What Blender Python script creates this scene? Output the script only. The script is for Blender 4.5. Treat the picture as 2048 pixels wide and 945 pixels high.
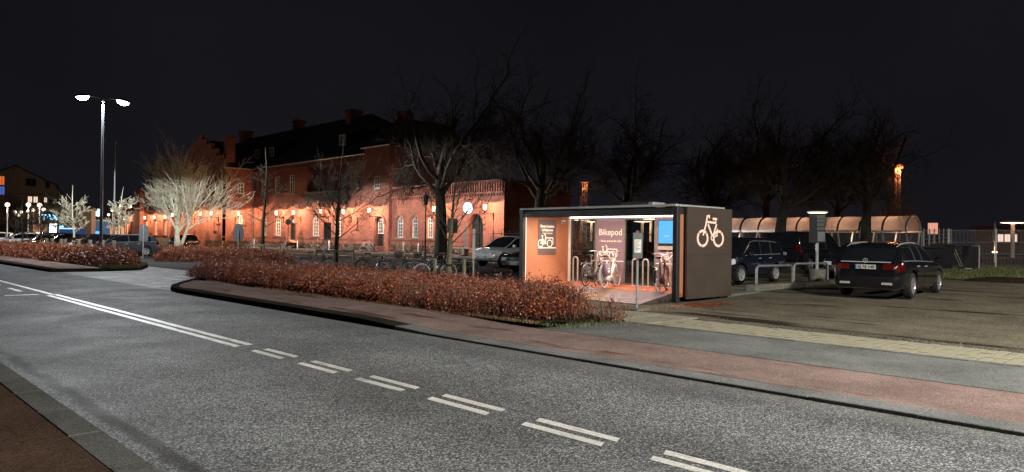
import bpy, math, random
import numpy as np
from mathutils import Vector, Matrix
from mathutils.geometry import tessellate_polygon
for o in list(bpy.data.objects): bpy.data.objects.remove(o, do_unlink=True)
S = bpy.context.scene
COL = S.collection
R = math.radians
PI = math.pi
# ---------------------------------------------------------------- camera
# X runs across the road (away from the camera), Y along it, Z up; the photographer's eye is 1.64 m above the near pavement
cam = bpy.data.cameras.new('camera'); camo = bpy.data.objects.new('camera', cam); COL.objects.link(camo)
cam.sensor_width = 36; cam.lens = 25.93; cam.clip_start = .05; cam.clip_end = 3000
_y, _p, _r = R(43.8), math.atan(6.5/1475), math.atan(.0137)
_fw = Vector((math.sin(_y), math.cos(_y), 0)); _rt = Vector((math.cos(_y), -math.sin(_y), 0)); _up = Vector((0, 0, 1))
_F = _fw*math.cos(_p) + _up*math.sin(_p); _U = _up*math.cos(_p) - _fw*math.sin(_p)
_R = _rt*math.cos(_r) + _U*math.sin(_r); _U2 = _U*math.cos(_r) - _rt*math.sin(_r)
camo.matrix_world = Matrix((( _R.x, _U2.x, -_F.x, 0), (_R.y, _U2.y, -_F.y, 0), (_R.z, _U2.z, -_F.z, 1.64), (0, 0, 0, 1)))
S.camera = camo
# ---------------------------------------------------------------- night sky, exposure
W = bpy.data.worlds.new('World'); S.world = W; W.use_nodes = True
_n = W.node_tree.nodes; _l = W.node_tree.links
_bg = _n['Background']
_tc = _n.new('ShaderNodeTexCoord'); _sp = _n.new('ShaderNodeSeparateXYZ'); _cr = _n.new('ShaderNodeValToRGB')
_l.new(_tc.outputs['Generated'], _sp.inputs[0]); _l.new(_sp.outputs['Z'], _cr.inputs[0]); _nz = _n.new('ShaderNodeTexNoise'); _nz.inputs['Scale'].default_value = 2.2; _nz.inputs['Detail'].default_value = 5; _l.new(_tc.outputs['Generated'], _nz.inputs['Vector'])
_mr = _n.new('ShaderNodeMapRange'); _mr.inputs['From Min'].default_value = .3; _mr.inputs['From Max'].default_value = .7; _mr.inputs['To Min'].default_value = .82; _mr.inputs['To Max'].default_value = 1.22; _l.new(_nz.outputs['Fac'], _mr.inputs['Value'])
_vm = _n.new('ShaderNodeVectorMath'); _vm.operation = 'SCALE'; _l.new(_cr.outputs[0], _vm.inputs[0]); _l.new(_mr.outputs['Result'], _vm.inputs['Scale']); _l.new(_vm.outputs[0], _bg.inputs[0])
_cr.color_ramp.elements[0].position = 0.0; _cr.color_ramp.elements[0].color = (.0084, .0080, .0112, 1)
_cr.color_ramp.elements[1].position = .45; _cr.color_ramp.elements[1].color = (.0056, .0051, .0064, 1)
_bg.inputs[1].default_value = 1.0
vs = S.view_settings
vs.view_transform = 'Standard'; vs.look = 'None'; vs.exposure = 0; vs.gamma = 1; vs.use_curve_mapping = False
S.render.engine = 'CYCLES'
S.cycles.use_denoising = True
S.cycles.max_bounces = 6; S.cycles.transparent_max_bounces = 12; S.cycles.diffuse_bounces = 3; S.cycles.glossy_bounces = 3
S.cycles.sample_clamp_indirect = 4; S.cycles.caustics_reflective = False; S.cycles.caustics_refractive = False
# brightness of the lamps (watts); every lamp is placed by the builder of the fitting it sits in
POWER = dict(street=5200, wall=1000, platform=1100, plaza=160, pod=88, mast=1100)

# ---------------------------------------------------------------- helpers
def gz(x, y=0): return max(0.0, .02*(x-18))          # the square rises gently towards the station
def path_h(y):
    t = min(1, max(0, (y-9.5)/3.0)); return .03 + .08*t*t*(3-2*t)

class MB:
    """collects boxes, tubes and sheets; build() links them as ONE mesh object"""
    def __init__(s): s.v = []; s.f = []
    def add(s, vs, fs):
        n = len(s.v); s.v += [tuple(p) for p in vs]; s.f += [tuple(i+n for i in f) for f in fs]; return s
    def box(s, x0, y0, z0, x1, y1, z1, M=None, taper=None):
        v = [Vector(p) for p in ((x0,y0,z0),(x1,y0,z0),(x1,y1,z0),(x0,y1,z0),(x0,y0,z1),(x1,y0,z1),(x1,y1,z1),(x0,y1,z1))]
        if taper:
            cx, cy = (x0+x1)/2, (y0+y1)/2
            for p in v[4:]: p.x = cx+(p.x-cx)*taper; p.y = cy+(p.y-cy)*taper
        if M is not None: v = [M @ p for p in v]
        return s.add(v, [(3,2,1,0),(4,5,6,7),(0,1,5,4),(1,2,6,5),(2,3,7,6),(3,0,4,7)])
    def bbox(s, x0, y0, z0, x1, y1, z1, b=.01, M=None):
        """box with chamfered upper and vertical edges"""
        o = [(x0+b,y0),(x1-b,y0),(x1,y0+b),(x1,y1-b),(x1-b,y1),(x0+b,y1),(x0,y1-b),(x0,y0+b)]
        i = [(x0+b*2,y0+b),(x1-b*2,y0+b),(x1-b,y0+b*2),(x1-b,y1-b*2),(x1-b*2,y1-b),(x0+b*2,y1-b),(x0+b,y1-b*2),(x0+b,y0+b*2)]
        v = [Vector((*p,z0)) for p in o]+[Vector((*p,z1-b)) for p in o]+[Vector((*p,z1)) for p in i]
        if M is not None: v = [M @ p for p in v]
        f = [tuple(range(7,-1,-1)), tuple(range(16,24))]
        for k in range(8):
            j = (k+1)%8; f += [(k,j,j+8,k+8),(k+8,j+8,j+16,k+16)]
        return s.add(v, f)
    def tube(s, pts, r, n=6, cap=True, closed=False, flat=1.0):
        pts = [Vector(p) for p in pts]; m = len(pts); rs = r if isinstance(r, (list, tuple)) else [r]*m
        d0 = (pts[1]-pts[0]).normalized()
        a = d0.orthogonal().normalized(); V = []
        for i, p in enumerate(pts):
            if closed: d = pts[(i+1)%m]-pts[i-1]
            else: d = pts[min(i+1,m-1)]-pts[max(i-1,0)]
            d = d.normalized() if d.length > 1e-9 else d0
            a = a - d*a.dot(d)
            a = a.normalized() if a.length > 1e-6 else d.orthogonal().normalized()
            b = d.cross(a)
            for k in range(n):
                t = 2*PI*k/n; V.append(p + (a*math.cos(t) + b*math.sin(t)*flat)*rs[i])
        Fs = []
        for i in range(m if closed else m-1):
            i2 = (i+1)%m
            for k in range(n):
                k2 = (k+1)%n; Fs.append((i*n+k, i*n+k2, i2*n+k2, i2*n+k))
        if cap and not closed:
            Fs.append(tuple(range(n-1,-1,-1))); Fs.append(tuple((m-1)*n+k for k in range(n)))
        return s.add(V, Fs)
    def cyl(s, p0, p1, r0, r1=None, n=10): return s.tube([p0, p1], [r0, r0 if r1 is None else r1], n)
    def lathe(s, prof, n=16, M=None, c=(0,0,0), a0=0, a1=2*PI):
        full = abs(a1-a0-2*PI) < 1e-6; k = n if full else n+1; V = []; Fs = []
        c = Vector(c)
        for (r, z) in prof:
            for j in range(k):
                t = a0+(a1-a0)*j/n; p = Vector((r*math.cos(t), r*math.sin(t), z)); V.append((M @ p if M is not None else p)+c)
        for i in range(len(prof)-1):
            for j in range(n):
                j2 = (j+1)%k; Fs.append((i*k+j, i*k+j2, (i+1)*k+j2, (i+1)*k+j))
        return s.add(V, Fs)
    def torus(s, c, Rr, r, M=None, n=24, m=6):
        c = Vector(c); P = []
        for i in range(n):
            t = 2*PI*i/n; p = Vector((Rr*math.cos(t), 0, Rr*math.sin(t))); P.append((M @ p if M is not None else p)+c)
        return s.tube(P, r, m, closed=True)
    def prism(s, pts, o, u, v, d):
        """polygon pts (a,b) in the frame o,u,v extruded by the vector d"""
        o, u, v, d = Vector(o), Vector(u), Vector(v), Vector(d); n = len(pts)
        b = [o+u*p[0]+v*p[1] for p in pts]; V = b+[p+d for p in b]
        Fs = [tuple(range(n-1,-1,-1)), tuple(range(n,2*n))]+[(i,(i+1)%n,(i+1)%n+n,i+n) for i in range(n)]
        return s.add(V, Fs)
    def sheet(s, outline, holes, o, u, v):
        """flat face with holes; outline and holes are lists of (a,b)"""
        o, u, v = Vector(o), Vector(u), Vector(v)
        loops = [[Vector((a,b,0)) for a,b in outline]]+[[Vector((a,b,0)) for a,b in h] for h in holes]
        flat = [p for l in loops for p in l]
        tris = tessellate_polygon(loops)
        return s.add([o+u*p.x+v*p.y for p in flat], tris)
    def grid(s, fn, nu, nv):
        V = [fn(i/nu, j/nv) for i in range(nu+1) for j in range(nv+1)]
        Fs = [(i*(nv+1)+j, (i+1)*(nv+1)+j, (i+1)*(nv+1)+j+1, i*(nv+1)+j+1) for i in range(nu) for j in range(nv)]
        return s.add(V, Fs)
    def mesh(s, name):
        me = bpy.data.meshes.new(name); me.from_pydata(s.v, [], s.f); me.validate(); return me
    def build(s, name, m, parent=None, smooth=False, loc=None, rotz=None, fix=True):
        me = s.mesh(name)
        if fix and len(s.f) < 60000:
            import bmesh
            bm = bmesh.new(); bm.from_mesh(me); bmesh.ops.recalc_face_normals(bm, faces=bm.faces); bm.to_mesh(me); bm.free()
        return link(name, me, m, parent, smooth, loc, rotz)

def link(name, me, m=None, parent=None, smooth=False, loc=None, rotz=None):
    if m is not None and not me.materials: me.materials.append(m)
    if smooth:
        me.polygons.foreach_set('use_smooth', [True]*len(me.polygons))
        if smooth != 'all':
            try: me.set_sharp_from_angle(angle=R(38))
            except Exception: pass
    o = bpy.data.objects.new(name, me); COL.objects.link(o)
    if parent is not None: o.parent = parent
    if loc is not None: o.location = loc
    if rotz is not None: o.rotation_euler = (0,0,rotz)
    return o
def tag(o, label=None, cat=None, group=None, kind=None):
    if label: o['label'] = label
    if cat: o['category'] = cat
    if group: o['group'] = group
    if kind: o['kind'] = kind
    return o
def thing(name, label, cat, loc=(0,0,0), rotz=0, group=None):
    o = bpy.data.objects.new(name, None); COL.objects.link(o); o.empty_display_size = .2
    o.location = loc; o.rotation_euler = (0,0,rotz)
    return tag(o, label, cat, group)
def ground(name, mb, m): return tag(mb.build(name, m, fix=True), kind='structure')
KIDS = {}
def copy_tree(o, parent=None):
    c = o.copy(); COL.objects.link(c)
    if parent is not None: c.parent = parent
    for ch in list(o.children): copy_tree(ch, c)
    return c
def lamp(name, kind, parent, loc, energy, color, radius=.05, spot=None, direction=None, wing=-1.9, soft=0, blend=.35):
    L = bpy.data.lights.new(name, kind); L.energy = energy; L.color = color
    if kind == 'AREA': L.size = radius
    else: L.shadow_soft_size = radius
    if kind == 'SPOT': L.spot_size = spot or R(150); L.spot_blend = blend
    if soft:                   # a glowing body of some size rather than a point
        L.use_nodes = True; n = L.node_tree.nodes; fo = n.new('ShaderNodeLightFalloff'); fo.inputs['Strength'].default_value = 1; fo.inputs['Smooth'].default_value = soft
        L.node_tree.links.new(fo.outputs['Quadratic'], n['Emission'].inputs['Strength'])
    if kind == 'SPOT':          # a road lantern throws more light sideways than straight down
        L.use_nodes = True; n = L.node_tree.nodes; k = L.node_tree.links; em = n['Emission']
        tc = n.new('ShaderNodeTexCoord'); se = n.new('ShaderNodeSeparateXYZ'); k.new(tc.outputs['Normal'], se.inputs[0])
        ab = n.new('ShaderNodeMath'); ab.operation = 'ABSOLUTE'; k.new(se.outputs['Z'], ab.inputs[0])
        mx = n.new('ShaderNodeMath'); mx.operation = 'MAXIMUM'; k.new(ab.outputs[0], mx.inputs[0]); mx.inputs[1].default_value = .26
        pw = n.new('ShaderNodeMath'); pw.operation = 'POWER'; k.new(mx.outputs[0], pw.inputs[0]); pw.inputs[1].default_value = wing; k.new(pw.outputs[0], em.inputs['Strength'])
    o = bpy.data.objects.new(name, L); COL.objects.link(o); o.parent = parent; o.location = loc
    if direction is not None: o.rotation_euler = Vector(direction).to_track_quat('-Z','Y').to_euler()
    return o

# ---------------------------------------------------------------- materials
class NT:
    def __init__(s, name):
        s.m = bpy.data.materials.new(name); s.m.use_nodes = True; s.n = s.m.node_tree.nodes; s.l = s.m.node_tree.links
        s.b = s.n['Principled BSDF']; s.out = s.n['Material Output']
        s.tc = s.n.new('ShaderNodeTexCoord')
    def node(s, t, **kw):
        x = s.n.new('ShaderNode'+t)
        for k, v in kw.items():
            if k.startswith('i_'): x.inputs[k[2:].replace('_',' ')].default_value = v
            else: setattr(x, k, v)
        return x
    def noise(s, scale, detail=4, rough=.6, coord=None, dist=0):
        x = s.node('TexNoise', i_Scale=scale, i_Detail=detail, i_Roughness=rough, i_Distortion=dist)
        s.l.new(coord or s.tc.outputs['Object'], x.inputs['Vector']); return x.outputs['Fac']
    def voro(s, scale, coord=None, out='Color', feature='F1', rnd=1):
        x = s.node('TexVoronoi', i_Scale=scale, feature=feature); x.inputs['Randomness'].default_value = rnd
        s.l.new(coord or s.tc.outputs['Object'], x.inputs['Vector']); return x.outputs[out]
    def ramp(s, fac, stops):
        x = s.node('ValToRGB'); s.l.new(fac, x.inputs[0]); e = x.color_ramp.elements
        while len(e) < len(stops): e.new(.5)
        for k, (p, c) in enumerate(stops):
            e[k].position = p; e[k].color = (*c, 1) if not isinstance(c, (int, float)) else (c, c, c, 1)
        return x.outputs[0]
    def mix(s, fac, a, b, mode='MIX'):
        x = s.node('Mix', data_type='RGBA', blend_type=mode)
        for sock, val in ((x.inputs[0], fac), (x.inputs[6], a), (x.inputs[7], b)):
            if isinstance(val, (int, float)): sock.default_value = val if sock.type == 'VALUE' else (val,val,val,1)
            elif isinstance(val, tuple): sock.default_value = (*val, 1)
            else: s.l.new(val, sock)
        return x.outputs[2]
    def math(s, op, a, b=0, c=0):
        x = s.node('Math', operation=op)
        for k, val in enumerate((a, b, c)):
            if isinstance(val, (int, float)): x.inputs[k].default_value = val
            else: s.l.new(val, x.inputs[k])
        return x.outputs[0]
    def xyz(s, what='Object'):
        x = s.node('SeparateXYZ'); s.l.new(s.tc.outputs[what], x.inputs[0]); return x.outputs
    def bump(s, h, strength=.3, dist=.01):
        x = s.node('Bump', i_Strength=strength, i_Distance=dist); s.l.new(h, x.inputs['Height']); s.l.new(x.outputs[0], s.b.inputs['Normal'])
    def color(s, c):
        if isinstance(c, tuple): s.b.inputs['Base Color'].default_value = (*c, 1)
        else: s.l.new(c, s.b.inputs['Base Color'])
    def set(s, rough=None, metal=None, spec=None, coat=None):
        for k, v in (('Roughness', rough), ('Metallic', metal), ('Specular IOR Level', spec), ('Coat Weight', coat)):
            if v is None: continue
            if isinstance(v, (int, float)): s.b.inputs[k].default_value = v
            else: s.l.new(v, s.b.inputs[k])
        return s
_mc = {}
def plain(name, c, rough=.6, metal=0, var=.25, scale=3, spec=.5, coat=0, bump=0, bscale=40):
    if name in _mc: return _mc[name]
    t = NT(name); f = t.noise(scale, 5)
    lo = tuple(x*(1-var) for x in c); hi = tuple(x*(1+var) for x in c)
    t.color(t.ramp(f, [(.3, lo), (.7, hi)])); t.set(rough, metal, spec, coat)
    if bump: t.bump(t.noise(bscale, 3), bump, .01)
    _mc[name] = t.m; return t.m
def glow(name, c, strength, thin=0.0, base=None):
    """a lit surface; thin > 0 lets the lamp inside shine through it"""
    if name in _mc: return _mc[name]
    t = NT(name); e = t.node('Emission'); e.inputs[0].default_value = (*c, 1); e.inputs[1].default_value = strength
    if thin:
        tr = t.node('BsdfTransparent'); a = t.node('AddShader'); tr.inputs[0].default_value = (thin, thin, thin, 1)
        t.l.new(e.outputs[0], a.inputs[0]); t.l.new(tr.outputs[0], a.inputs[1]); t.l.new(a.outputs[0], t.out.inputs[0])
    else: t.l.new(e.outputs[0], t.out.inputs[0])
    _mc[name] = t.m; return t.m
def thin_glass(name, tint=(.8,.85,.85), refl=.12, rough=.03):
    if name in _mc: return _mc[name]
    t = NT(name); tr = t.node('BsdfTransparent'); tr.inputs[0].default_value = (*tint, 1)
    g = t.node('BsdfGlossy'); g.inputs['Roughness'].default_value = rough
    fr = t.node('Fresnel'); fr.inputs[0].default_value = 1.45; mx = t.node('MixShader')
    t.l.new(fr.outputs[0], mx.inputs[0]); t.l.new(tr.outputs[0], mx.inputs[1]); t.l.new(g.outputs[0], mx.inputs[2]); t.l.new(mx.outputs[0], t.out.inputs[0])
    _mc[name] = t.m; return t.m

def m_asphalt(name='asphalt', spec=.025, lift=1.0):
    t = NT(name); x, y, z = t.xyz()
    v = t.voro(88); sp = t.node('SeparateColor'); t.l.new(v, sp.inputs[0])
    speck = t.ramp(sp.outputs[0], [(0, .03), (.45, .085), (.78, .18), (1, .42)])
    tint = t.mix(t.noise(30, 2), (1.0,.98,.95), (.92,.97,1.02))
    c = t.mix(1.0, speck, tint, 'MULTIPLY')
    wear = t.ramp(t.noise(.55, 5, .65), [(.3, .68), (.7, 1.2)])
    c = t.mix(1.0, c, wear, 'MULTIPLY')
    # wheel tracks, polished slightly darker
    tr = t.math('ABSOLUTE', t.math('SUBTRACT', t.math('FRACT', t.math('MULTIPLY', t.math('SUBTRACT', x, 1.75), .345)), .5))
    c = t.mix(t.math('MULTIPLY', t.ramp(tr, [(.12, 0), (.3, 1.0)]), .22), c, (.03,.03,.029))
    # damp seam beside the near kerb, wandering
    off = t.math('MULTIPLY', t.math('SUBTRACT', t.noise(1.1, 4, .6), .5), .34)
    d = t.math('ABSOLUTE', t.math('SUBTRACT', t.math('ADD', x, off), 1.98))
    seam = t.ramp(d, [(.0, 1), (.045, .85), (.10, 0)])
    c = t.mix(t.math('MULTIPLY', seam, .75), c, (.018,.016,.014))
    # pale grit swept to the kerbs
    grit = t.math('MULTIPLY', t.ramp(t.math('ABSOLUTE', t.math('SUBTRACT', x, 7.45)), [(0, 1), (.3, 0)]), t.noise(5, 4))
    c = t.mix(t.math('MULTIPLY', grit, .6), c, (.17,.16,.14))
    # fine cracks and old joints
    st = t.noise(.9, 5, .6); c = t.mix(t.math('MULTIPLY', t.ramp(st, [(.60, 0), (.70, 1)]), .35), c, (.05,.048,.045))
    j = t.ramp(t.math('ABSOLUTE', t.math('SUBTRACT', x, 4.95)), [(0, 1), (.02, 0)])
    c = t.mix(t.math('MULTIPLY', j, .4), c, (.02,.02,.02))
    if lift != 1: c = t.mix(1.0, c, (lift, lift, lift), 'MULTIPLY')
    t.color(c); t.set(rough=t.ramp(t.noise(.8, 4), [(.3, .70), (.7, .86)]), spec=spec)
    t.bump(sp.outputs[1], .55, .008); return t.m
def m_speck(name, lo, hi, vscale=60, stain=None, stain_c=None, rough=.75, stscale=.8, bump=.3):
    t = NT(name); v = t.voro(vscale); sp = t.node('SeparateColor'); t.l.new(v, sp.inputs[0])
    c = t.ramp(sp.outputs[0], [(0, lo), (1, hi)])
    c = t.mix(1.0, c, t.ramp(t.noise(.9, 5, .65), [(.3, .7), (.7, 1.2)]), 'MULTIPLY')
    if stain:
        mp = t.node('Mapping'); mp.inputs['Scale'].default_value = (stscale*2.2, stscale*.45, 1); t.l.new(t.tc.outputs['Object'], mp.inputs[0])
        n = t.noise(1.0, 6, .62, mp.outputs[0])
        c = t.mix(t.ramp(n, [(stain, 0), (stain+.07, 1)]), c, stain_c)
    t.color(c); t.set(rough=rough, spec=.25 if 'paint' in name else 0); t.bump(sp.outputs[1], bump, .006); return t.m
def m_brick():
    t = NT('red_brick'); g = t.node('NewGeometry'); n = t.node('SeparateXYZ'); t.l.new(g.outputs['Normal'], n.inputs[0])
    x, y, z = t.xyz()
    u = t.mix(t.math('GREATER_THAN', t.math('ABSOLUTE', n.outputs[1]), .7), y, x)
    cb = t.node('CombineXYZ'); t.l.new(u, cb.inputs[0]); t.l.new(z, cb.inputs[1])
    b = t.node('TexBrick', offset=.5, squash=1); t.l.new(cb.outputs[0], b.inputs['Vector'])
    for k, val in (('Scale', 1), ('Brick Width', .24), ('Row Height', .075), ('Mortar Size', .009), ('Mortar Smooth', .2), ('Bias', -.1)): b.inputs[k].default_value = val
    b.inputs['Color1'].default_value = (.40,.135,.088,1); b.inputs['Color2'].default_value = (.25,.078,.052,1); b.inputs['Mortar'].default_value = (.29,.17,.13,1)
    c = t.mix(1.0, b.outputs['Color'], t.ramp(t.noise(.7, 6, .7), [(.3, .72), (.7, 1.2)]), 'MULTIPLY')
    sm = t.noise(2.6, 5, .7); c = t.mix(t.math('MULTIPLY', t.ramp(sm, [(.55, 0), (.75, 1)]), .5), c, (.10,.045,.03))
    t.color(c); t.set(rough=.88, spec=.25); t.bump(t.math('ADD', t.math('MULTIPLY', b.outputs['Fac'], -.6), t.math('MULTIPLY', t.noise(9, 4), 1.0)), .5, .02); return t.m
def m_bark(name, c, moss=None, amt=.5):
    t = NT(name); mp = t.node('Mapping'); mp.inputs['Scale'].default_value = (14,14,2.5); t.l.new(t.tc.outputs['Object'], mp.inputs[0])
    n = t.noise(1, 6, .7, mp.outputs[0])
    k = t.ramp(n, [(.3, tuple(x*.55 for x in c)), (.7, tuple(x*1.35 for x in c))])
    if moss: k = t.mix(t.math('MULTIPLY', t.ramp(t.noise(1.2, 4), [(.45, 0), (.62, 1)]), amt), k, moss)
    t.color(k); t.set(rough=.9, spec=.2); t.bump(n, .7, .02); return t.m
def m_leaf():
    t = NT('winter_leaf'); g = t.node('NewGeometry')
    c = t.ramp(g.outputs['Random Per Island'], [(0, (.045,.010,.004)), (.35, (.17,.036,.014)), (.7, (.31,.075,.029)), (.92, (.45,.155,.07)), (1, (.46,.27,.18))])
    t.color(c); t.set(rough=.55, spec=.4); return t.m
def m_wood_post():
    t = NT('weathered_post'); mp = t.node('Mapping'); mp.inputs['Scale'].default_value = (25,25,1.6); t.l.new(t.tc.outputs['Object'], mp.inputs[0])
    n = t.noise(1, 6, .65, mp.outputs[0]); t.color(t.ramp(n, [(.3, (.10,.085,.06)), (.7, (.26,.23,.17))])); t.set(rough=.85, spec=.2); t.bump(n, .4, .01); return t.m
def m_corten():
    t = NT('rust_brown_steel'); x, y, z = t.xyz()
    n = t.noise(1.3, 6, .65); c = t.ramp(n, [(.3, (.040,.027,.019)), (.7, (.056,.039,.028))])
    c = t.mix(t.math('MULTIPLY', t.ramp(t.noise(14, 5, .75), [(.5, 0), (.75, 1)]), .35), c, (.030,.019,.013))
    t.color(c); t.set(rough=.62, spec=.4); t.bump(t.noise(60, 3), .08, .004); return t.m
def m_podfloor():
    t = NT('pod_floor'); v = t.voro(45); sp = t.node('SeparateColor'); t.l.new(v, sp.inputs[0])
    c = t.ramp(sp.outputs[0], [(0, (.22,.055,.022)), (1, (.38,.11,.045))])
    c = t.mix(t.math('MULTIPLY', t.ramp(t.noise(2.5, 5, .7), [(.5, 0), (.72, 1)]), .55), c, (.12,.05,.03))
    t.color(c); t.set(rough=.6); t.bump(sp.outputs[1], .2, .004); return t.m
def m_tread(name, c):
    t = NT(name); v = t.node('TexVoronoi', i_Scale=26); v.inputs['Randomness'].default_value = .0; t.l.new(t.tc.outputs['Object'], v.inputs['Vector'])
    k = t.ramp(v.outputs['Distance'], [(.28, tuple(a*1.25 for a in c)), (.42, tuple(a*.6 for a in c))])
    k = t.mix(1.0, k, t.ramp(t.noise(3, 5, .7), [(.3, .65), (.7, 1.25)]), 'MULTIPLY')
    t.color(k); t.set(rough=.5, metal=.35); t.bump(t.math('MULTIPLY', v.outputs['Distance'], -1), .6, .01); return t.m
def m_car(name, c, flake=.0, rough=.16):
    if name in _mc: return _mc[name]
    t = NT(name); f = t.noise(900, 1); k = t.ramp(f, [(.3, tuple(a*.8 for a in c)), (.7, tuple(a*1.25 for a in c))])
    d = t.ramp(t.noise(6, 5, .7), [(.5, 0), (.8, 1)])
    k = t.mix(t.math('MULTIPLY', d, .05), k, (.06,.055,.05))
    t.color(k); t.set(rough=t.math('ADD', t.math('MULTIPLY', d, .12), rough), metal=flake, spec=.5, coat=.8); t.b.inputs['Coat Roughness'].default_value = .04
    _mc[name] = t.m; return t.m
def m_rubble():
    t = NT('rubble_stone'); x, y, z = t.xyz(); v = t.node('TexVoronoi', i_Scale=2.6, feature='F1'); e = t.node('TexVoronoi', i_Scale=2.6, feature='DISTANCE_TO_EDGE')
    for k in (v, e): t.l.new(t.tc.outputs['Object'], k.inputs['Vector'])
    sp = t.node('SeparateColor'); t.l.new(v.outputs['Color'], sp.inputs[0])
    c = t.ramp(sp.outputs[0], [(0, (.05,.035,.03)), (.5, (.14,.085,.06)), (1, (.24,.17,.13))])
    c = t.mix(t.ramp(e.outputs['Distance'], [(.0, 1), (.08, 0)]), c, (.05,.035,.028))
    t.color(c); t.set(rough=.9, spec=.2); t.bump(t.ramp(e.outputs['Distance'], [(0, 0), (.25, 1)]), .9, .06); return t.m

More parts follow.
